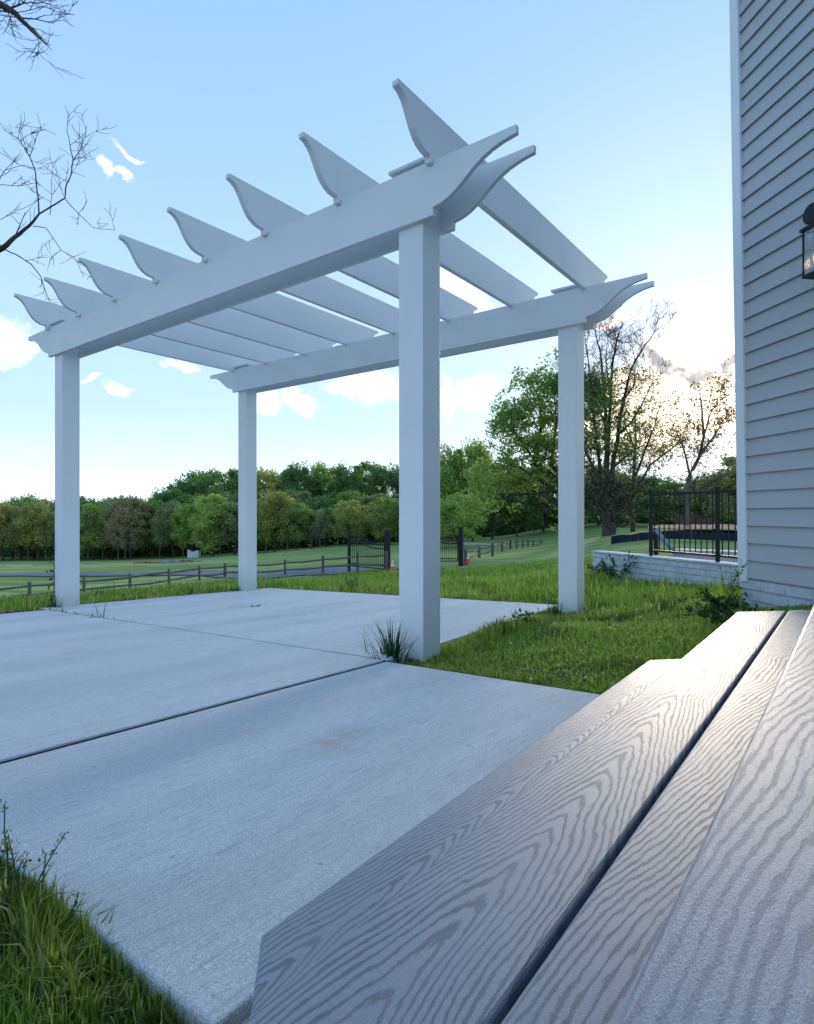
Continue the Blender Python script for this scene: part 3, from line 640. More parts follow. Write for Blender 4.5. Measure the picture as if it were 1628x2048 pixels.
# ------------------------------------------------------------------ gates
def gate(label, hinge, free_, hH, hinge_side):
    (u0, d0, v0b, v0t), (u1, d1, v1b) = hinge, free_
    a = at(u0, v0b, d0); b = at(u1, v1b, d1); g0 = a.copy(); top = at(u0, v0t, d0).z
    t = thing('driveway_gate', label, 'gate', g0, 'two leaves of the open driveway gate')
    mb = MB(); mb.box((a.x-.1, a.y-.1, a.z-.3), (a.x+.1, a.y+.1, top)); po = part('post', mb, BLACKM, t, .01)
    mb = MB(); mb.box((a.x-.12, a.y-.12, top), (a.x+.12, a.y+.12, top+.05)); part('cap', mb, BLACKM, po, .01)
    H = top-a.z; dv = (b-a); dv.z = 0; L = dv.length; dv.normalize(); z0 = a.z+.12; zb = b.z+.12
    def topz(s): return (.66*H if s < .25 else .66*H+(.86-.66)*H*(0.5-0.5*math.cos(math.pi*min(1, (s-.25)/.6))))
    def bz(s): return z0+(zb-z0)*s
    for off in (0, -.20*H/2):
        mb = MB(); mb.tube([a+dv*(.25+(L-.25)*s)+UPc*(bz(s)-a.z+topz(s)-.12+off) for s in np.linspace(0, 1, 16)], .03, 6); part('top_rail', mb, BLACKM, t)
    for off in (.0, .15):
        mb = MB(); mb.bar(a+dv*.25+UPc*(bz(0)-a.z+off), a+dv*L+UPc*(bz(1)-a.z+off), .04, .05); part('bottom_rail', mb, BLACKM, t)
    n = 18
    for k in range(n+1):
        s = k/n; p = a+dv*(.25+(L-.25)*s); zt = bz(s)+topz(s)+(.06 if 0 < k < n else .16); wd = .022 if 0 < k < n else .05
        mb = MB(); mb.box((p.x-wd/2, p.y-wd/2, bz(s)-.03), (p.x+wd/2, p.y+wd/2, zt)); part('picket', mb, BLACKM, t)
    p = a+dv*L; mb = MB(); mb.box((p.x-.055, p.y-.055, b.z-.2), (p.x+.055, p.y+.055, b.z+H*1.0)); part('latch_post', mb, BLACKM, t, .01)
gate('left leaf of the black driveway gate, swooping top, behind the rail fence', (775, 28.3, 1144, 1062), (698, 31.2, 1136), 1.9, 1)
gate('right leaf of the black driveway gate, partly hidden by the near post', (922, 32.6, 1127, 1056), (850, 35, 1127), 1.9, -1)
# traffic cones
def cone(u, v, d, H, label):
    p = at(u, v, d); t = thing('traffic_cone', label, 'traffic cone', p, 'orange traffic cones at the gate posts')
    mb = MB(); mb.box((-.19, -.19, 0), (.19, .19, .035)); link('base', mb.mesh('base', ORANGE), t)
    for (z0, z1, m, nm) in ((.035, .42, ORANGE, 'body'), (.42, .56, CONEW, 'band'), (.56, .63, ORANGE, 'body'), (.63, .78, CONEW, 'band')):
        z0 *= H/.78; z1 *= H/.78; r = lambda z: .14*(1-z/(H*1.12))+.012
        mb = MB(); mb.lathe([(r(z0), z0), (r(z1), z1)], (0, 0, 0), 16); link(nm, mb.mesh(nm, m, smooth=False), t)
cone(785, 1145, 27.6, .56, 'orange and white traffic cone beside the left gate post'); cone(936, 1128, 33, .55, 'orange and white traffic cone beside the right gate post')

# lids, debris, things on the field
for (u, v, d, rx, lab) in ((560, 1157.5, 21, .30, 'round pale plastic lid flush in the grass, nearer the rear left pergola post'), (637, 1158.5, 21, .24, 'round pale plastic lid flush in the grass, nearer the front pergola post')):
    p = at(u, v, d); z = gz(p.x, p.y)+.07; mb = MB(); mb.lathe([(rx, -.1), (rx, 0), (rx*.96, .02), (rx*.9, .02), (rx*.86, .012), (.02, .03)], (0, 0, 0), 28)
    link('septic_lid', mb.mesh('septic_lid', LID), None, (p.x, p.y, z), label=lab, category='lid')
def heap(name, u, d, wd, ht, dp, mat, label, cat, n=5, seed=0):
    r = np.random.default_rng(seed); p = LD((u-814)/FPX*d, d); z = gz(p.x, p.y); mb = MB()
    for k in range(n):
        c = p+R0*(r.uniform(-.5, .5)*wd)+HF*(r.uniform(-.5, .5)*dp); s = [r.uniform(.15, .32)*wd, ht*r.uniform(.6, 1), dp*.4]; m = 10; k0 = len(mb.v)
        for a in range(5):
            th = a/4*math.pi/2
            for b in range(m):
                f_ = 2*math.pi*b/m; j = r.uniform(.75, 1.2); q = c+R0*(s[0]*math.cos(th)*math.cos(f_)*j)+HF*(s[2]*math.cos(th)*math.sin(f_)*j); mb.v.append((q.x, q.y, z-.05+s[1]*math.sin(th)*j))
        for a in range(4):
            for b in range(m): mb.f.append((k0+a*m+b, k0+a*m+(b+1) % m, k0+(a+1)*m+(b+1) % m, k0+(a+1)*m+b))
    return link(name, mb.mesh(name, mat, (p.x, p.y, z)), None, (p.x, p.y, z), label=label, category=cat)
WOODP = mat_plain('cut_timber', (.34, .22, .12), .85, .2, 0, 6, .3, .01)
heap('tarp_heap', 341, 58, 2.6, .32, 1.2, TARP, 'low grey-blue tarp heap lying on the far lawn', 'heap', 6, 1)
heap('brush_heap', 380, 60, 2.0, .28, .9, SOIL, 'low brown brush heap on the far lawn, right of the grey tarp', 'heap', 5, 2)
lg = thing('cut_logs', 'cut tan timber lying on the far lawn left of the tarp heap', 'timber', at(275, 1127, 57))
for k in range(7):
    u0 = 264+k*7+random.uniform(-3, 3); a = LD((u0-814)/FPX*57, 57+random.uniform(-.6, .6)); b = LD((u0+random.uniform(14, 26)-814)/FPX*57, 57.4+random.uniform(-.5, .5))
    mb = MB(); mb.tube([Vector((a.x, a.y, gz(a.x, a.y)+.12)), Vector((b.x, b.y, gz(b.x, b.y)+random.uniform(.08, .25)))], .09, 7); part('log', mb, WOODP, lg)
p = LD((386-814)/FPX*105, 105); mb = MB(); zt = gz(p.x, p.y)
a = p-R0*1.0; b = p+R0*1.0
for k in range(8):
    t0, t1 = k/8, (k+1)/8; sag = lambda t: 1.45-.35*math.sin(t*math.pi)+.12*math.sin(t*11)
    q0 = a+(b-a)*t0; q1 = a+(b-a)*t1; mb.add([Vector((q0.x, q0.y, zt-.1)), Vector((q1.x, q1.y, zt-.1)), Vector((q1.x, q1.y, zt+sag(t1))), Vector((q0.x, q0.y, zt+sag(t0)))]+[Vector((q0.x, q0.y, zt-.1))+HF*1.2, Vector((q1.x, q1.y, zt-.1))+HF*1.2, Vector((q1.x, q1.y, zt+sag(t1)-.1))+HF*1.2, Vector((q0.x, q0.y, zt+sag(t0)-.1))+HF*1.2], [(0, 1, 2, 3), (7, 6, 5, 4), (3, 2, 6, 7)])
link('covered_pile', mb.mesh('covered_pile', WTHING, (p.x, p.y, zt)), None, (p.x, p.y, zt), label='small white sheet-covered pile at the edge of the far woods', category='pile')
# silt fence
mb = MB(); N = 40; us = np.linspace(1222, 1640, N); prev = None; sf = None
pts = []
for u in us:
    d = 40-(u-1222)/418*5; q = LD((u-814)/FPX*d, d); z = gz(q.x, q.y); pts.append(Vector((q.x, q.y, z)))
sf = thing('silt_fence', 'low dark fabric silt fence across the lawn behind the railing', 'silt fence', pts[0])
for s in (0, 1):
    pass
for k in range(N-1):
    a, b = pts[k], pts[k+1]; h0_, h1_ = .5+.03*math.sin(k*1.3), .5+.03*math.sin((k+1)*1.3)
    mb.add([a-UPc*.1, b-UPc*.1, b+UPc*h1_, a+UPc*h0_, a-UPc*.1+HF*.02, b-UPc*.1+HF*.02, b+UPc*h1_+HF*.02, a+UPc*h0_+HF*.02], [(0, 1, 2, 3), (7, 6, 5, 4), (3, 2, 6, 7)])
part('fabric', mb, NAVY, sf)
for k in range(0, N, 5):
    mb = MB(); q = pts[k]-HF*.03; mb.box((q.x-.02, q.y-.02, q.z-.1), (q.x+.02, q.y+.02, q.z+.62)); part('stake', mb, WOOD, sf)
q = LD((1385-814)/FPX*50, 50); bz_ = gz(q.x, q.y)+.5
bar = thing('orange_barrier', 'stretch of orange safety netting on the dirt bank', 'safety netting', (q.x, q.y, bz_))
NET = mat_plain('orange_netting', (.14, .06, .05), .7, .2, 0, 6, .25, .004)
mb = MB(); n = 14
for k in range(n):
    a = q+R0*(k*.22-1.5); b = q+R0*((k+1)*.22-1.5); za, zb2 = bz_+.55+.08*math.sin(k*2.1), bz_+.55+.08*math.sin((k+1)*2.1)
    mb.add([Vector((a.x, a.y, bz_)), Vector((b.x, b.y, bz_)), Vector((b.x, b.y, zb2)), Vector((a.x, a.y, za))], [(0, 1, 2, 3)])
part('net', mb, NET, bar)
for k in (0, 7, 14):
    a = q+R0*(k*.22-1.5)-HF*.03; mb = MB(); mb.box((a.x-.02, a.y-.02, bz_-.3), (a.x+.02, a.y+.02, bz_+.75)); part('stake', mb, WOOD, bar)

# ------------------------------------------------------------------ trees
def leaf_quads(C, size, r, tint_lo, tint_hi, flat=.0):
    """C (n,3) centres -> randomly turned small leaf-clump quads with a bent middle"""
    n = len(C); a = r.normal(size=(n, 3)); a /= np.linalg.norm(a, axis=1)[:, None]; b = r.normal(size=(n, 3)); b -= (b*a).sum(1)[:, None]*a; b /= np.linalg.norm(b, axis=1)[:, None]
    s = (size*r.uniform(.55, 1.25, n))[:, None]; a = a*s; b = b*s*.55
    V = np.stack([C-a, C-b*1.0+a*.1, C+a, C+b*1.0-a*.15], 1).reshape(-1, 3); F = np.arange(4*n).reshape(n, 4)
    t = r.uniform(0, 1, n)[:, None]; c = np.array(tint_lo)*(1-t)+np.array(tint_hi)*t; return V, F, np.repeat(c, 4, 0)
def far_crown(seed, h, wdt, low, n=4200, leaf=.42, sparse=0, lum=1.0):
    """leaf clumps around uneven limbs; local coordinates, base at the origin"""
    r = np.random.default_rng(seed); C = []; nb = 60
    for k in range(nb):
        t = r.uniform(0, 1)**.9; z = h*(low+(.93-low)*t); rad = wdt/2*math.sqrt(max(.0, 1-((t-.42)/.62)**2))*r.uniform(.1, 1)**.6; th = r.uniform(0, 2*math.pi)
        c = np.array([rad*math.cos(th), rad*math.sin(th), z]); br = wdt*r.uniform(.07, .19); m = int(n/nb*r.uniform(.6, 1.4)); q = r.normal(size=(m, 3)); q /= np.linalg.norm(q, axis=1)[:, None]
        q *= (r.uniform(.02, 1.35, m)**.6)[:, None]*br*np.array([1, 1, .8]); C.append(c+q)
    C = np.vstack(C)
    return leaf_quads(C, leaf, r, (.62*lum,)*3, (1.35*lum, 1.3*lum, 1.15*lum))
def far_trunk(seed, h, low, rad, multi=1):
    r = random.Random(seed); mb = MB()
    def br(p, d, L, ra, dep):
        pts = [p]; rs = [ra]; q = p.copy(); dd_ = d.copy()
        for k in range(4):
            dd_ = (dd_+Vector((r.uniform(-1, 1), r.uniform(-1, 1), r.uniform(-.3, .6)))*.16).normalized(); q = q+dd_*(L/4); pts.append(q.copy()); rs.append(ra*(1-.62*(k+1)/4))
        mb.tube(pts, rs, 5 if dep else 7, cap=False)
        if dep < 2:
            for k in range(4 if dep == 0 else 3):
                i_ = r.randint(2, 4) if dep == 0 else r.randint(1, 4); a_ = r.uniform(0, 6.28); nd = (dd_*.7+Vector((math.cos(a_), math.sin(a_), .35))*.8).normalized(); br(pts[i_], nd, L*r.uniform(.45, .62), rs[i_]*.65, dep+1)
    for m_ in range(multi):
        a_ = r.uniform(0, 6.28); br(Vector((.15*m_, 0, -.4)), Vector((.18*m_*math.cos(a_), .18*m_*math.sin(a_), 1)).normalized(), h*.66, rad*(1 if m_ == 0 else .7), 0)
    return mb.mesh('trunk', BARK, smooth=True)
CROWNS, TRUNKS = [], []
for sd in range(6):
    V, F, c = far_crown(sd+1, 12, 8.5, (.18, .30)[sd % 2], 9500, .24); CROWNS.append(quads_mesh('crown', V, F, LEAFM, c)); TRUNKS.append(far_trunk(sd+1, 12, .3, .20+.03*(sd % 3), 1+(sd % 2)))
SPARSE = []
for sd in range(3):
    V, F, c = far_crown(sd+31, 12, 8.5, .25, 1500, .22); SPARSE.append(quads_mesh('crown', V, F, LEAFM, c))
def twigs_mesh(seed, h, rad, spread, name='trunk', mat=None, levels=4, tw=.012, n0=7):
    """bare branching tree, fine twigs"""
    r = random.Random(seed); mb = MB(); tips = []
    def br(p, d, L, ra, dep):
        n = 5 if dep < 2 else 4; pts = [p]; rs = [ra]; q = p.copy(); dd_ = d.copy()
        for k in range(n):
            dd_ = (dd_+Vector((r.gauss(0, 1), r.gauss(0, 1), r.gauss(.25, .6)))*(.11+.02*dep)).normalized(); q = q+dd_*(L/n); pts.append(q.copy()); rs.append(max(tw, ra*(1-.7*(k+1)/n)))
        mb.tube(pts, rs, 6 if dep < 2 else 3, cap=False); tips.append(pts[-1])
        if dep < levels:
            for k in range(n0 if dep == 0 else 4):
                i_ = r.randint(2, n) if dep == 0 else r.randint(1, n); a_ = r.uniform(0, 6.28); side = Vector((math.cos(a_), math.sin(a_), r.uniform(.1, .6)))
                br(pts[i_], (dd_*.75+side*spread).normalized(), L*r.uniform(.42, .66), max(tw, rs[i_]*.6), dep+1)
    br(Vector((0, 0, -.4)), Vector((0, 0, 1)), h*.5, rad, 0)
    return mb.mesh(name, mat or BARK, smooth=True), tips
BARE = [twigs_mesh(61+k, 12, .2, .75, tw=.018, levels=3)[0] for k in range(3)]
BAREP = [twigs_mesh(91+k, 12, .26, .55, tw=.03, levels=2, mat=BARKP)[0] for k in range(3)]
GREENS = {'deep': (.15, .26, .11), 'mid': (.25, .36, .12), 'lime': (.36, .45, .14), 'gold': (.42, .40, .16), 'rust': (.34, .27, .19), 'dusky': (.29, .31, .18), 'blue': (.14, .25, .14)}
LAB = {'deep': 'dark green tree', 'mid': 'mid green tree', 'lime': 'yellow-green tree', 'gold': 'golden tree', 'rust': 'reddish-brown tree', 'dusky': 'olive tree', 'blue': 'blue-green tree'}
ORD = 'first second third fourth fifth sixth seventh eighth ninth tenth eleventh twelfth thirteenth fourteenth fifteenth sixteenth seventeenth eighteenth nineteenth twentieth twenty-first twenty-second twenty-third twenty-fourth'.split()
def plant_tree(u, vtop, d, wpx, kind, where, idx, mode='full'):
    lat = (u-814)/FPX*d; p = LD(lat, d); z = gz(p.x, p.y); ztop = LZ0+(1026-vtop)/FPX*d; H = max(3.5, ztop-z); W = wpx/FPX*d
    t = thing('woodland_tree', LAB[kind]+' '+where, 'tree', (p.x, p.y, z), 'trees along the far edge of the field')
    sx = W/8.5; sz = H/12; rz = random.uniform(0, 6.28)
    if mode != 'bare':
        c = link('crown', (CROWNS if mode == 'full' else SPARSE)[idx % (6 if mode == 'full' else 3)], t); c.scale = (sx, sx, sz); c.rotation_euler[2] = rz; j = random.uniform(.85, 1.15); c.color = tuple(x*j for x in GREENS[kind])+(1,)
    k = link('trunk', TRUNKS[idx % 6] if mode == 'full' else BARE[idx % 3], t); k.scale = (sx, sx, sz); k.rotation_euler[2] = rz
FRONT = [(-35, 998, 120, 95, 'rust'), (8, 1004, 118, 80, 'gold'), (42, 992, 124, 80, 'deep'), (78, 1003, 117, 75, 'gold'), (108, 999, 122, 80, 'dusky'), (150, 1002, 124, 80, 'deep'),
         (186, 1006, 118, 80, 'lime'), (222, 1000, 122, 80, 'dusky'), (262, 990, 116, 95, 'rust'), (305, 1002, 118, 95, 'mid'), (348, 1000, 112, 80, 'dusky'), (384, 1006, 108, 90, 'mid'), (425, 988, 104, 100, 'lime'), (468, 1000, 104, 85, 'dusky'),
         (512, 1010, 106, 80, 'mid'), (548, 982, 104, 95, 'gold'), (592, 1004, 104, 80, 'mid'), (655, 1014, 106, 80, 'deep'), (700, 1000, 104, 80, 'gold'), (738, 1008, 108, 80, 'mid'), (775, 992, 100, 85, 'lime'), (830, 985, 100, 100, 'mid')]
for k, (u, v, d, wp, kd) in enumerate(FRONT): plant_tree(u, v, d, wp, kd, ORD[k]+' from the left in the front row along the field edge', k, 'sparse' if kd in ('rust',) and k % 2 else 'full')
MID = [(u, 996+6*math.sin(u*.07), 131, 95, ('dusky', 'mid', 'deep', 'dusky', 'lime')[q % 5]) for q, u in enumerate(range(25, 330, 44))]+[(u, 985+9*math.sin(u*.05), 124, 100, ('deep', 'mid', 'dusky')[q % 3]) for q, u in enumerate(range(340, 840, 52))]
for k, (u, v, d, wp, kd) in enumerate(MID): plant_tree(u, v, d, wp, kd, ORD[k]+' from the left in the middle row of woods', k+2)
SL = [(30, 1030, 116), (58, 1020, 117), (92, 1035, 115), (176, 1040, 116), (206, 1030, 118), (236, 1045, 113), (320, 1040, 112), (365, 1030, 106), (410, 1035, 103), (440, 1040, 103), (530, 1035, 102), (575, 1040, 102), (640, 1045, 99), (675, 1040, 100), (715, 1035, 101), (760, 1040, 98)]
for k, (u, v, d) in enumerate(SL):
    lat = (u-814)/FPX*d; p = LD(lat, d); z = gz(p.x, p.y); H = LZ0+(1026-v)/FPX*d-z+2.5
    t = thing('slender_tree', 'slender pale-trunked young tree, '+ORD[k]+' from the left before the woods', 'tree', (p.x, p.y, z), 'slender pale trees before the woods')
    c = link('crown', SPARSE[k % 3], t); c.scale = (.38, .38, H/12); c.rotation_euler[2] = k; c.color = GREENS[('dusky', 'lime', 'gold')[k % 3]]+(1,)
    c = link('trunk', BAREP[k % 3], t); c.scale = (.42, .42, H/12*1.05); c.rotation_euler[2] = k*1.7
plant_tree(622, 998, 98, 110, 'rust', 'with spreading bare fork in front of the woods', 1, 'bare')
plant_tree(250, 1010, 108, 80, 'rust', 'leaning at the edge of the left woods', 2, 'sparse')
BACK = [(322, 985, 150, 80, 'lime'), (356, 960, 150, 80, 'deep'), (392, 940, 155, 95, 'deep'), (432, 936, 150, 95, 'mid'), (475, 938, 155, 95, 'deep'), (522, 933, 150, 85, 'gold'), (560, 938, 155, 80, 'deep'), (600, 926, 150, 95, 'deep'), (645, 924, 155, 90, 'mid'),
        (688, 928, 150, 90, 'deep'), (732, 922, 155, 90, 'mid'), (775, 926, 150, 90, 'deep'), (820, 928, 150, 95, 'blue'), (190, 1001, 160, 90, 'lime'), (230, 996, 160, 90, 'lime'), (290, 993, 160, 90, 'lime'), (20, 1000, 160, 90, 'dusky'), (130, 1001, 160, 80, 'lime')]
for k, (u, v, d, wp, kd) in enumerate(sorted(BACK)): plant_tree(u, v, d, wp, kd, ORD[k]+' from the left in the taller rear row of woods', k+3)
RIGHT = [(872, 930, 92, 110, 'mid', 'just right of the near pergola post'), (905, 888, 96, 100, 'mid', 'tall over the right gate post'), (945, 880, 94, 90, 'lime', 'tall, behind the distant rail fence'), (918, 985, 78, 110, 'lime', 'low and bright beside the right gate post'), (985, 925, 100, 110, 'deep', 'under the arching limb'),
         (1035, 932, 104, 110, 'deep', 'behind the arching limb'), (1085, 928, 108, 110, 'dusky', 'left of the rear right pergola post'), (1140, 935, 104, 110, 'deep', 'behind the rear right pergola post'), (1196, 930, 108, 110, 'mid', 'right of the rear right pergola post'), (1255, 945, 104, 110, 'dusky', 'behind the many-stemmed tree'),
         (1312, 952, 100, 110, 'deep', 'over the left end of the railing'), (1372, 962, 98, 110, 'dusky', 'over the middle of the railing'), (1430, 948, 96, 110, 'deep', 'over the right end of the railing'), (1480, 905, 88, 130, 'dusky', 'against the house corner'), (1560, 900, 88, 140, 'deep', 'hidden beyond the house corner')]
for k, (u, v, d, wp, kd, wh) in enumerate(RIGHT): plant_tree(u, v, d, wp, kd, wh, k+1)
# dense lower growth of the woods
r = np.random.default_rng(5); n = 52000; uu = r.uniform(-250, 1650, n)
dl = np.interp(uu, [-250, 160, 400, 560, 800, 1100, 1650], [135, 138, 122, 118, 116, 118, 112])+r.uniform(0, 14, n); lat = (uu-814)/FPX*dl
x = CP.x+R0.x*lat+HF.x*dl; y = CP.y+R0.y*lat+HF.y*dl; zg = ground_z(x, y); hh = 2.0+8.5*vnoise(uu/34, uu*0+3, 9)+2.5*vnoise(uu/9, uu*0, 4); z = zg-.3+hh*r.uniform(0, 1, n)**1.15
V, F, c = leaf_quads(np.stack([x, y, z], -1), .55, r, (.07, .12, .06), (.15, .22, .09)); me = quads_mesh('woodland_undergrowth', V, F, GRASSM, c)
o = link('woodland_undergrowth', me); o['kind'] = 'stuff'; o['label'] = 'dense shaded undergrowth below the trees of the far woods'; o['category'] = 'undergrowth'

# ---- the large trees at the right
def limbs(mb, polys, d0, jit=.8, tw=.03, side=10, seed=0, sub=3, slen=2.2, tips=None, twr=.022):
    """polys: [(list of (u, v)), r0, r1] drawn at about depth d0, each a tapered limb with side shoots"""
    r = random.Random(seed)
    for (pl, r0, r1) in polys:
        off = 0; P = []
        for k, (u, v) in enumerate(pl):
            off += r.uniform(-jit, jit)*(.4 if k < 2 else 1); P.append(at(u, v, d0+off if k else d0))
        # refine
        Q = [P[0]]
        for a, b in zip(P[:-1], P[1:]):
            for t in (.33, .66, 1): Q.append(a.lerp(b, t)+Vector((r.gauss(0, 1), r.gauss(0, 1), r.gauss(0, 1)))*(.012*(b-a).length*(t < 1)))
        n = len(Q); rs = [r0+(r1-r0)*k/(n-1) for k in range(n)]; mb.tube(Q, rs, 7, cap=False)
        def shoot(p, d, L, ra, dep):
            pts = [p]; q = p.copy(); dd_ = d.copy(); rr_ = [ra]
            for k in range(4):
                dd_ = (dd_+Vector((r.gauss(0, 1), r.gauss(0, 1), r.gauss(.2, .8)))*.17).normalized(); q = q+dd_*(L/4); pts.append(q.copy()); rr_.append(max(twr*.6, ra*(1-.7*(k+1)/4)))
            mb.tube(pts, rr_, 3 if ra < .06 else 5, cap=False)
            if tips is not None: tips.extend(pts[2:])
            if dep < sub:
                for k in range(3): shoot(pts[r.randint(1, 4)], (dd_*.8+Vector((r.gauss(0, 1), r.gauss(0, 1), r.gauss(.3, .7)))*.6).normalized(), L*r.uniform(.5, .72), max(twr, ra*.55), dep+1)
        for k in range(side):
            i_ = r.randint(max(1, int(n*.25)), n-1); dirn = (Q[min(i_+1, n-1)]-Q[i_-1]).normalized(); shoot(Q[i_], (dirn*.7+Vector((r.gauss(0, 1), r.gauss(0, 1), r.gauss(.2, .8)))*.75).normalized(), slen*r.uniform(.6, 1.2), max(twr, rs[i_]*.4), 0)
def blob_leaves(blobs, d0, n, size, seed, lo, hi, thick=3.0, tips=None, tn=0):
    r = np.random.default_rng(seed); C = []
    for (u, v, ru, rv) in blobs:
        m = max(20, int(n*ru*rv/sum(b[2]*b[3] for b in blobs))); q = r.normal(size=(m, 3)); q /= np.linalg.norm(q, axis=1)[:, None]; q *= (r.uniform(.1, 1, m)**.45)[:, None]
        c = at(u, v, d0); s = d0/FPX; q = np.outer(q[:, 0]*ru*s, np.array(R0))+np.outer(q[:, 1]*thick, np.array(HF))+np.outer(q[:, 2]*rv*s, (0, 0, 1)); 
        pts = np.array(c)+q; k = vnoise(pts[:, 0]*1.1+pts[:, 1]*1.3, pts[:, 2]*1.3, seed); C.append(pts[k > .42])
    if tips:
        T_ = np.array([tuple(t) for t in tips]); T_ = T_[T_[:, 2] < LZ0+(1026-735)/FPX*d0] if d0 == 51 else T_; idx = r.integers(0, len(T_), tn); C.append(T_[idx]+r.normal(size=(tn, 3))*.22)
    return leaf_quads(np.vstack(C), size, r, lo, hi)
def big_tree(name, label, d0, base, polys, blobs, nleaf, size, lo, hi, seed, side=10, slen=2.2, sub=3, bark=None, tn=0, twr=.022):
    b = at(base[0], base[1], d0); z = gz(b.x, b.y); t = thing(name, label, 'tree', (b.x, b.y, z)); mb = MB(); tips = []
    limbs(mb, polys, d0, seed=seed, side=side, slen=slen, sub=sub, tips=tips, twr=twr); part('trunk', mb, bark or BARK, t, smooth=True)
    if nleaf or tn:
        V, F, c = blob_leaves(blobs, d0, nleaf, size, seed, lo, hi, tips=tips, tn=tn); V = V-np.array([b.x, b.y, z]); o = link('crown', quads_mesh('crown', V, F, GRASSM, c), t)
    return t
big_tree('spreading_tree', 'large green tree with a long arching limb, trunk behind the right post', 56, (1152, 1078),
         [([(1152, 1082), (1150, 1040), (1140, 1005)], .62, .42), ([(1146, 1020), (1118, 1008), (1090, 990), (1055, 982), (1020, 992), (990, 1012), (962, 1030)], .34, .08), ([(1140, 1005), (1120, 965), (1092, 942), (1070, 928), (1076, 885), (1083, 840), (1075, 790), (1060, 760)], .36, .06),
          ([(1142, 1000), (1120, 950), (1102, 930), (1110, 870), (1124, 800), (1118, 745)], .30, .05), ([(1145, 1010), (1150, 930), (1146, 850), (1152, 770), (1148, 735)], .32, .05), ([(1140, 1000), (1080, 960), (1040, 935), (1005, 925)], .2, .05), ([(1072, 925), (1040, 880), (1015, 850)], .14, .04), ([(1072, 925), (1060, 960), (1030, 960)], .1, .04)],
         [(1075, 775, 60, 36), (1030, 808, 45, 36), (1095, 760, 42, 28), (1068, 835, 55, 38), (1020, 845, 40, 25), (1125, 800, 50, 55), (1055, 885, 60, 22), (1000, 860, 30, 18), (1105, 880, 50, 30), (1165, 800, 40, 60), (1060, 940, 90, 30), (985, 950, 60, 40), (960, 1000, 50, 30)], 24000, .16, (.13, .20, .07), (.30, .40, .12), 11, side=9, slen=2.0, sub=2, tn=5000)
big_tree('many_stemmed_tree', 'tall many-stemmed tree right of the right post, bare at the top', 51, (1217, 1069),
         [([(1213, 1074), (1213, 1030), (1209, 995)], .42, .34), ([(1223, 1074), (1224, 1030), (1219, 995)], .40, .32), ([(1210, 1000), (1196, 955), (1182, 925), (1170, 905)], .20, .08), ([(1209, 998), (1200, 940), (1192, 880), (1186, 820), (1178, 740), (1172, 690)], .20, .03),
          ([(1215, 1000), (1212, 930), (1212, 850), (1206, 760), (1200, 700), (1190, 660)], .24, .03), ([(1220, 1000), (1226, 930), (1236, 870), (1248, 800), (1262, 740), (1290, 690), (1318, 655)], .24, .03), ([(1214, 1000), (1216, 900), (1222, 800), (1226, 720), (1238, 665), (1246, 645)], .2, .025),
          ([(1236, 870), (1262, 845), (1288, 800), (1308, 760)], .12, .02), ([(1212, 850), (1190, 800), (1182, 770)], .1, .02), ([(1226, 935), (1262, 905), (1300, 880)], .12, .03), ([(1205, 1010), (1185, 1000), (1172, 985)], .1, .03), ([(1222, 1010), (1250, 995), (1272, 985)], .12, .03), ([(1222, 800), (1212, 730), (1216, 670)], .08, .02), ([(1248, 800), (1268, 770), (1276, 700)], .08, .02)],
         [(1190, 800, 26, 48), (1215, 825, 36, 60), (1235, 880, 40, 40), (1185, 880, 26, 40), (1205, 760, 22, 28)], 7000, .13, (.10, .16, .06), (.26, .32, .11), 22, side=15, slen=2.0, sub=3, tn=1500, twr=.015)
big_tree('leafy_thicket_tree', 'loose dark leafy tree directly right of the many-stemmed tree, left of the railing', 58, (1268, 1072),
         [([(1266, 1078), (1264, 1010), (1268, 940), (1272, 880), (1268, 820)], .26, .05), ([(1268, 960), (1290, 900), (1310, 850), (1322, 800)], .14, .03), ([(1266, 990), (1300, 930), (1340, 900), (1362, 880)], .14, .03), ([(1270, 900), (1250, 850), (1246, 800)], .1, .02)],
         [(1262, 850, 32, 40), (1300, 835, 40, 40), (1320, 880, 40, 35), (1290, 915, 50, 35), (1345, 900, 30, 20), (1240, 930, 35, 35)], 4200, .13, (.13, .16, .08), (.3, .32, .15), 13, side=9, slen=1.8, sub=2, tn=900, twr=.016)
big_tree('pale_forked_tree', 'pale forked tree with sparse leaves against the bright cloud, beside the house', 48, (1376, 1069),
         [([(1376, 1074), (1374, 1020), (1372, 985), (1380, 950), (1398, 915), (1408, 870), (1404, 820), (1400, 790)], .26, .04), ([(1380, 950), (1368, 900), (1356, 870), (1340, 850)], .10, .02), ([(1398, 915), (1430, 870), (1446, 840)], .10, .02), ([(1408, 870), (1424, 820), (1450, 790)], .08, .02), ([(1374, 1000), (1420, 965), (1462, 945)], .10, .03)],
         [(1420, 800, 36, 16), (1450, 830, 30, 16), (1380, 850, 36, 20), (1350, 900, 36, 24), (1420, 900, 34, 22), (1455, 880, 24, 20)], 700, .12, (.10, .10, .05), (.20, .17, .09), 14, side=13, slen=1.7, sub=2, bark=BARKP, tn=2200, twr=.018)
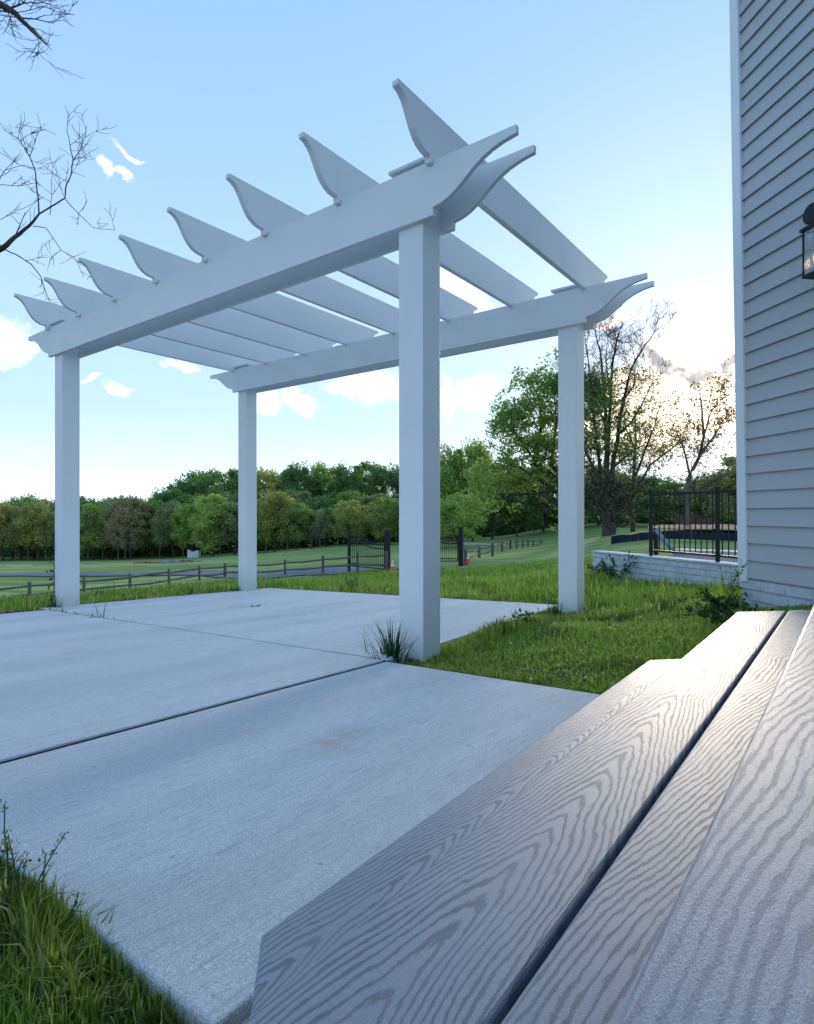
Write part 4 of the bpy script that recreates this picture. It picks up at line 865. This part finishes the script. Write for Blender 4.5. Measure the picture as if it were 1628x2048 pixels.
# overhanging bare tree at the left: trunk stands outside the frame
DB = 8.6
b = at(-560, 1200, DB); zb = gz(b.x, b.y)
bt = thing('bare_tree', 'bare dark-twigged tree reaching in over the left end of the pergola', 'tree', (b.x, b.y, zb))
mb = MB()
tk = [b.copy(), at(-540, 950, DB), at(-500, 760, DB), at(-420, 640, DB)]; tk[0].z = zb-.3
mb.tube(tk, [.24, .2, .17, .13], 10); 
limbs(mb, [([(-420, 640), (-200, 590), (-60, 525), (4, 497), (30, 474), (58, 452), (78, 428)], .06, .013)], DB, jit=.05, seed=3, side=3, slen=.35, sub=1, twr=.004)
for sd_, pl, r0, r1, sdn in ((1, [(78, 428), (74, 380), (70, 340), (58, 310), (40, 282), (28, 272)], .011, .004, 10), (2, [(78, 428), (104, 412), (130, 396), (132, 372), (142, 350), (146, 322)], .012, .008, 9), (3, [(146, 322), (160, 300), (170, 275), (173, 252)], .007, .003, 5), (4, [(146, 322), (140, 290), (134, 262), (136, 222)], .007, .003, 6),
                         (5, [(58, 312), (50, 290), (42, 262), (42, 228)], .006, .003, 4), (6, [(60, 312), (68, 290), (76, 262)], .005, .003, 3), (7, [(130, 398), (150, 420), (170, 440), (186, 455), (230, 460)], .006, .003, 8), (8, [(160, 318), (178, 306), (198, 294)], .004, .002, 3), (9, [(66, 452), (92, 456), (106, 476), (122, 500), (150, 516), (168, 555)], .006, .003, 7),
                         (10, [(4, 497), (30, 508), (62, 528), (82, 554), (90, 580), (102, 608)], .009, .005, 7), (11, [(102, 608), (108, 640), (112, 668)], .004, .002, 3), (12, [(4, 497), (-10, 470), (-4, 440), (20, 430), (60, 410)], .006, .003, 4), (13, [(-60, 525), (-40, 440), (-10, 380), (10, 340), (48, 330)], .010, .003, 8), (14, [(100, 430), (104, 390), (106, 330), (120, 310)], .005, .002, 6),
                         (15, [(-120, 560), (-60, 500), (-20, 400), (-8, 370), (40, 372), (72, 366)], .008, .003, 6)):
    limbs(mb, [(pl, r0, r1)], DB, jit=.06, seed=sd_+70, side=max(2, int(sdn*.6)), slen=.34, sub=1, twr=.0045)
limbs(mb, [([(-500, 760), (-460, 400), (-300, 160), (-120, 40), (0, 8), (30, 26), (56, 52), (76, 74), (100, 92)], .10, .005)], DB, jit=.05, seed=42, side=9, slen=.4, sub=2, twr=.003)
for sd_, pl in ((51, [(30, 26), (60, 20), (90, 12), (130, 30)]), (52, [(0, 8), (40, -8), (80, -2), (110, 4)]), (53, [(76, 74), (78, 90), (77, 105)]), (54, [(-120, 40), (-60, 60), (10, 40), (20, 56)]), (55, [(60, 20), (70, 0), (100, -20), (124, -30)])):
    limbs(mb, [(pl, .006, .0025)], DB, jit=.04, seed=sd_, side=7, slen=.34, sub=1, twr=.0045)
part('trunk', mb, BARK, bt, smooth=True)

# ------------------------------------------------------------------ grass
def blades(x, y, z, h, wd, r, lean=.45, tint=None):
    n = len(x); th = r.uniform(0, 2*math.pi, n); lx, ly = np.cos(th), np.sin(th); ln = np.abs(r.normal(0, lean, n)); wx, wy = -ly*wd/2, lx*wd/2
    f2 = r.uniform(-.5, .5, n); wx, wy = wx*np.cos(f2)-wy*np.sin(f2), wx*np.sin(f2)+wy*np.cos(f2)
    b = np.stack([x, y, z], -1); W = np.stack([wx, wy, wx*0], -1); m = b+np.stack([lx*ln*h*.35, ly*ln*h*.35, h*.6], -1); t = b+np.stack([lx*ln*h*1.0, ly*ln*h*1.0, h*np.maximum(.35, 1-.35*ln)], -1)
    V = np.stack([b-W, b+W, m+W*.75, m-W*.75, t], 1).reshape(-1, 3); k = np.arange(n)[:, None]*5
    T = np.vstack([k+[[0, 1, 2]], k+[[0, 2, 3]], k+[[3, 2, 4]]]); c = np.repeat(tint, 5, 0); return V, T, c
def free_ground(x, y):
    ok = np.ones(len(x), bool)
    for P in SLABS+[PAD]: ok &= ~inpoly(x, y, P, -.015+0*x)
    dx, dy = x-wall0.x, y-wall0.y; ok &= ~((dx*WP.x+dy*WP.y > -.03) & (dx*WD.x+dy*WD.y < .03))
    dx, dy = x-ra.x, y-ra.y; ok &= ~((dx*rout.x+dy*rout.y < .02) & (dx*rdir.x+dy*rdir.y > -.02) & (np.abs(dx*rout.x+dy*rout.y) < 1.6))
    ok &= ~((x > 5.75) & (y < -.36) & (y > -3.2) & (x+y > 3.6))
    return ok
def tints(x, y, r, n):
    k = vnoise(x*1.1, y*1.1, 21)*.6+vnoise(x*3.1, y*3.1, 25)*.4; k2 = vnoise(x*5, y*5, 22); k3 = vnoise(x*.5, y*.5, 23)
    a = np.array([.075, .135, .020]); b = np.array([.16, .20, .040]); c = np.array([.45, .40, .20]); dk = np.array([.028, .075, .014])
    t = np.clip(k*1.2-.1+r.normal(0, .18, n), 0, 1)[:, None]; col = (a*(1-t)+b*t)*2.05
    t2 = np.clip((k2-.62)*3+(k3-.55)*1.5, 0, 1)[:, None]*.8; col = col*(1-t2)+dk*t2; dry = (r.uniform(0, 1, n) < .05+.12*np.clip((k3-.45)*3, 0, 1))[:, None]; return np.where(dry, c, col)*r.uniform(.8, 1.2, n)[:, None]
def ROAD_d(u):
    return np.interp(u, [-500, 0, 200, 400, 600, 800, 1000, 1180, 1500], [36.6, 36.6, 36.6, 34.6, 31.6, 29, 28.4, 28, 28])
def scatter(n, r0, r1, a0, a1, r, hfun, wfun, name, label, extra=None):
    ph = np.radians(r.uniform(a0, a1, n)); rr = np.exp(r.uniform(math.log(r0), math.log(r1), n)); lat = rr*np.sin(ph); d = rr*np.cos(ph); x = CP.x+R0.x*lat+HF.x*d; y = CP.y+R0.y*lat+HF.y*d
    ok = free_ground(x, y) & (d < ROAD_d(lat/np.maximum(d, .1)*FPX+814)-.3)
    if extra is not None: ok &= extra(x, y)
    x, y, rr = x[ok], y[ok], rr[ok]; z = ground_z(x, y)-.008; k = vnoise(x*2.3, y*2.3, 31); bare = vnoise(x*1.1, y*1.1, 33); keep = r.uniform(0, 1, len(x)) < np.clip(1.5-1.6*np.clip(bare-.5, 0, 1)*2, .3, 1)
    x, y, z, rr, k = x[keep], y[keep], z[keep], rr[keep], k[keep]; n = len(x)
    h = hfun(x, y, rr, k, r)*r.uniform(.6, 1.25, n); V, T_, c = blades(x, y, z, h, wfun(rr)*r.uniform(.7, 1.3, n), r, .5, tints(x, y, r, n)); o = link(name, quads_mesh(name, V, T_, GRASSM, c)); o['kind'] = 'stuff'; o['label'] = label; o['category'] = 'grass'; return o
r = np.random.default_rng(77)
# near clump at the lower left of the patio
scatter(60000, .55, 2.4, -46, -8, r, lambda x, y, rr, k, r: .04+.07*k*np.clip(vnoise(x*7, y*7, 3)*1.6, .3, 1), lambda rr: .0022+.0008*rr, 'foreground_grass', 'tall fresh grass in the near left corner by the patio edge', lambda x, y: (y < -2.11))
scatter(120000, 2.2, 9.5, -2, 46, r, lambda x, y, rr, k, r: .016+.042*np.clip(k*1.6-.45, 0, 1)+.002*rr, lambda rr: .0032+.0013*rr, 'lawn_grass', 'green lawn grass between patio, steps and house')
scatter(110000, 4.5, 30, -46, 30, r, lambda x, y, rr, k, r: .04+.07*k+.0035*rr, lambda rr: .004+.0016*rr, 'meadow_grass', 'rough meadow grass beyond the patio up to the road')
# paler seed stalks in the meadow
scatter(6500, 5, 24, -46, 44, r, lambda x, y, rr, k, r: .12+.16*k, lambda rr: .004+.001*rr, 'seed_stalks', 'pale taller stalks standing in the meadow grass')
# fringe leaning over the slab edges
def fringe(pts, n, out, r, h0=.04, h1=.09, name='edge_grass', label='grass fringing the patio slab edges', spread=.05):
    X_, Y_ = [], []
    for (a, b) in zip(pts[:-1], pts[1:]):
        m = int(n*math.hypot(b[0]-a[0], b[1]-a[1])); t = r.uniform(0, 1, m); X_.append(a[0]+(b[0]-a[0])*t+out[0]*np.abs(r.normal(0, spread, m))); Y_.append(a[1]+(b[1]-a[1])*t+out[1]*np.abs(r.normal(0, spread, m)))
    x, y = np.concatenate(X_), np.concatenate(Y_); z = np.maximum(ground_z(x, y), slabz(x, y)-.07); n = len(x); h = r.uniform(h0, h1, n)*np.clip(vnoise(x*4, y*4, 8)*1.8, .45, 1.5)
    return blades(x, y, z, h, np.full(n, .0055), r, .5, tints(x, y, r, n)*.8)
parts_ = [fringe([(4.12, 2.6), (4.20, 1.6), (4.32, .5), (4.42, -.2)], 1500, (1, 0), r, spread=.12), fringe([(4.45, -.225), (5.66, -.25)], 1300, (0, 1), r, spread=.05), fringe([(.04, 2.66), (4.1, 2.70)], 700, (0, 1), r), fringe([(.27, -1.6), (.27, -.2)], 700, (-1, 0), r), fringe([(.03, -.15), (.03, 2.66)], 700, (-1, 0), r), fringe([(3.4, -2.126), (5.64, -2.126)], 4200, (0, -1), r, .035, .085, spread=.035)]
off = 0; Vs, Ts, Cs = [], [], []
for V, T_, c in parts_: Vs.append(V); Ts.append(T_+off); Cs.append(c); off += len(V)
o = link('edge_grass', quads_mesh('edge_grass', np.vstack(Vs), np.vstack(Ts), GRASSM, np.vstack(Cs))); o['kind'] = 'stuff'; o['label'] = 'grass fringing the patio slab edges'; o['category'] = 'grass'

# ------------------------------------------------------------------ weeds and small plants
def tuft(name, label, cx, cy, n, h0, h1, wd, seed, lean=.5, col=(.03, .075, .02), rad=.05, cat='grass tuft', arc=None, group=None):
    r = np.random.default_rng(seed); th = r.uniform(0, 2*math.pi, n) if arc is None else r.uniform(arc[0], arc[1], n); rr = np.abs(r.normal(0, rad, n)); x = cx+np.cos(th)*rr; y = cy+np.sin(th)*rr; z0 = max(gz(cx, cy), slabz(cx, cy)-.05)
    h = r.uniform(h0, h1, n); ln = np.abs(r.normal(0, lean, n))+.05; V, F, S = [], [], 5
    for k in range(n):
        d = np.array([math.cos(th[k]), math.sin(th[k]), 0]); s = np.array([-d[1], d[0], 0])*wd/2*r.uniform(.6, 1.2); base = len(V)
        for q in range(S+1):
            t = q/S; p = np.array([x[k], y[k], z0-.01])+d*ln[k]*h[k]*t**1.7+np.array([0, 0, h[k]*(t-.22*ln[k]*t*t)]); w_ = (1-t**2)*.9+.06; V += [p-s*w_, p+s*w_]
        for q in range(S): F.append((base+2*q, base+2*q+1, base+2*q+3, base+2*q+2))
    V = np.array(V)-np.array([cx, cy, z0]); c = np.repeat(np.array(col)[None]*r.uniform(.7, 1.4, n)[:, None], 2*(S+1), 0); o = link(name, quads_mesh(name, V, np.array(F), WEEDM, c), None, (cx, cy, z0), label=label, category=cat)
    if group: o['group'] = group
    return o
tuft('grass_tuft', 'tall dark blue-green grass tuft at the foot of the near pergola post', 4.34, -.12, 95, .09, .27, .010, 4, .38, (.035, .075, .035), .055)
tuft('grass_tuft', 'short dark grass tuft at the left side of the rear right post', 4.30, 2.10, 70, .06, .17, .010, 5, .5, (.03, .07, .03), .07)
tuft('grass_tuft', 'dark grass tuft at the right side of the rear right post', 4.58, 2.20, 50, .05, .14, .010, 6, .5, (.03, .07, .02), .06)
tuft('grass_tuft', 'small dark tuft beside the foot of the rear left post', .02, 2.10, 45, .06, .17, .010, 7, .5, (.03, .07, .03), .06)
tuft('grass_tuft', 'dark tuft at the foot of the left post under the vine', .10, -.05, 60, .06, .20, .010, 8, .45, (.025, .06, .025), .06)
def leafy(name, label, c, h, n, leaf, seed, spread=.12, col=((.04, .09, .02), (.10, .16, .04)), stems=9, cat='weed', group=None, zb=None, flower=None):
    """low plant: stems that branch out with real small leaves"""
    r = np.random.default_rng(seed); z0 = gz(c[0], c[1]) if zb is None else zb; t = thing(name, label, cat, (c[0], c[1], z0), group); mb = MB(); C = []; tipsl = []
    for k in range(stems):
        a = r.uniform(0, 6.28); L = h*r.uniform(.55, 1.1); d = Vector((math.cos(a)*spread/h, math.sin(a)*spread/h, 1)); p = Vector((c[0], c[1], z0))+Vector((r.normal()*.015, r.normal()*.015, -.02)); pts = [p]
        for q in range(5): d = d+Vector((r.normal(), r.normal(), 0))*.12; pts.append(pts[-1]+d*(L/5))
        mb.tube(pts, [.0028, .0024, .002, .0017, .0014, .001], 4, cap=False); tipsl.append(pts[-1])
        for q in range(int(n/stems)):
            f_ = r.uniform(.1, 1)*5; i_ = min(4, int(f_)); C.append(np.array(pts[i_].lerp(pts[i_+1], f_-i_))+r.normal(size=3)*leaf*.8)
    V, F, cc = leaf_quads(np.array(C), leaf, r, *col); V = V-np.array([c[0], c[1], z0]); part('stem', mb, WEEDM2, t); link('leaves', quads_mesh('leaves', V, F, WEEDM, cc), t)
    if flower:
        fv = np.vstack([np.array(tuple(p))+r.normal(size=(12, 3))*.005 for p in tipsl]); V, F, cc = leaf_quads(fv, .0035, r, flower, flower); V = V-np.array([c[0], c[1], z0]); link('flower_heads', quads_mesh('flower_heads', V, F, WEEDM, cc), t, kind='stuff')
    return t
WEEDM2 = mat_plain('weed_stem', (.05, .09, .03), .7, .3, 0, 30, .2, .0002)
leafy('leafy_weed', 'small round-leaved weed in the lawn edge left of the rear right post', (4.30, 1.45), .15, 90, .024, 11, .08, stems=8)
def on_ground(u, d): p = LD((u-814)/FPX*d, d); return (p.x, p.y)
leafy('leafy_weed', 'dark bushy weed clump against the brick base at the house corner', on_ground(1452, 3.92), .15, 520, .015, 12, .17, ((.014, .045, .010), (.06, .11, .03)), 26)
leafy('leafy_weed', 'low dark weed spreading along the lawn beside the far step ends', on_ground(1462, 3.25), .12, 500, .018, 13, .26, ((.012, .04, .010), (.05, .09, .025)), 24)
leafy('tall_weed', 'taller yellow-green weed standing against the brick base', on_ground(1460, 3.95), .38, 120, .012, 14, .10, ((.12, .16, .04), (.24, .26, .08)), 7)
leafy('leafy_weed', 'weed clump against the left half of the retaining wall', on_ground(1232, 8.0), .36, 320, .026, 15, .22, ((.03, .07, .02), (.08, .13, .04)), 12)
leafy('leafy_weed', 'weed at the left end of the retaining wall', on_ground(1196, 8.5), .26, 260, .026, 16, .2, ((.04, .08, .02), (.14, .17, .06)), 12)
leafy('tall_weed', 'tall branching weed in the meadow below the left gate leaf', on_ground(703, 8.6), .30, 130, .016, 17, .13, ((.05, .10, .04), (.12, .18, .07)), 8)
leafy('low_weed', 'small dark weed in the right lawn, midway to the retaining wall', on_ground(1310, 5.6), .10, 120, .016, 18, .1, ((.02, .05, .015), (.06, .10, .03)), 10)
# weeds with thin stems and small seed heads in the foreground grass
for k, (u, v, vb, hh) in enumerate(((195, 1740, 1880, .21), (215, 1765, 1900, .20), (285, 1790, 1930, .17), (330, 1890, 1990, .15), (60, 1820, 1960, .10), (105, 1830, 1980, .09))):
    c = at(u-20, vb, 1.12); q = (c.x, min(c.y, -2.16))
    leafy('flowering_weed', ['thin weed with seed heads leaning furthest over the patio from the near grass', 'thin weed with seed heads second from the left over the patio edge', 'single tall seed-headed weed in the middle of the near grass', 'seed-headed weed nearest the steps', 'seed-headed weed low in the near left grass', 'seed-headed weed among the near left grass blades'][k], q, hh, 60, .0045, 40+k, .05, ((.06, .11, .05), (.15, .2, .09)), 4, flower=(.22, .25, .10))
# broad pale herb leaves mixed into the near grass
r = np.random.default_rng(99); n = 2600; x = r.uniform(4.3, 5.7, n); y = -2.15-np.abs(r.normal(0, .22, n)); kp = (vnoise(x*9, y*9, 6) > .5) & (np.hypot(x-CP.x, y-CP.y) > .95); x, y = x[kp], y[kp]; n = len(x); z = ground_z(x, y)+r.uniform(.02, .085, n)
V, F, c = leaf_quads(np.stack([x, y, z], -1), .0065, r, (.07, .15, .03), (.18, .28, .08)); o = link('ground_herbs', quads_mesh('ground_herbs', V, F, WEEDM, c)); o['kind'] = 'stuff'; o['label'] = 'small broad leaves mixed into the near grass'; o['category'] = 'herbs'
# vine on the left post
vn = thing('climbing_vine', 'thin dark vine climbing the left edge of the left pergola post', 'vine', (-.02, .02, slabz(0, 0))); mb = MB(); rv = random.Random(3); C = []
for s in range(3):
    p = Vector((-.012-.006*s, .01+.05*s, slabz(0, 0)-.02)); pts = [p]
    for k in range(22-5*s): p = p+Vector((rv.uniform(-.008, .008), rv.uniform(-.012, .012), .045)); p.x = min(-.006, max(-.05, p.x)); pts.append(p.copy()); 
    mb.tube(pts, [.006-.0002*k for k in range(len(pts))], 5)
    for p in pts:
        for q in range(5 if p.z < .35 else 2): C.append((p.x+rv.gauss(-.01, .02), p.y+rv.gauss(-.02, .03), p.z+rv.gauss(0, .02)))
part('stem', mb, BARK, vn); V, F, c = leaf_quads(np.array(C), .017, np.random.default_rng(3), (.02, .05, .02), (.06, .10, .03)); V = V-np.array([-.02, .02, slabz(0, 0)]); link('leaves', quads_mesh('leaves', V, F, WEEDM, c), vn)
# dandelion-like pale flecks and clippings in the right lawn
r = np.random.default_rng(123); n = 260; ph_ = np.radians(r.uniform(8, 34, n)); rr_ = np.exp(r.uniform(math.log(2.4), math.log(9), n)); lat = rr_*np.sin(ph_); d = rr_*np.cos(ph_); x = CP.x+R0.x*lat+HF.x*d; y = CP.y+R0.y*lat+HF.y*d; ok = free_ground(x, y); x, y = x[ok], y[ok]; z = ground_z(x, y)+r.uniform(.015, .05, len(x))
V, F, c = leaf_quads(np.stack([x, y, z], -1), .012, r, (.35, .36, .2), (.6, .6, .45)); o = link('lawn_flecks', quads_mesh('lawn_flecks', V, F, WEEDM, c)); o['kind'] = 'stuff'; o['label'] = 'tiny pale petals and clippings scattered in the lawn'; o['category'] = 'clippings'
# twig lying on the slab
mb = MB(); s0 = Vector((1.75, 1.0, slabz(1.75, 1.0)+.004)); mb.tube([s0, s0+Vector((.03, .04, .004)), s0+Vector((.07, .05, .006))], .003, 5); mb.tube([s0+Vector((.03, .04, .004)), s0+Vector((.05, .08, .012))], .0025, 5); mb.tube([s0, s0+Vector((-.02, .03, .02))], .0025, 5)
link('twig', mb.mesh('twig', BARK, tuple(s0)), None, tuple(s0), label='tiny broken twig lying on the patio between the left posts', category='twig')
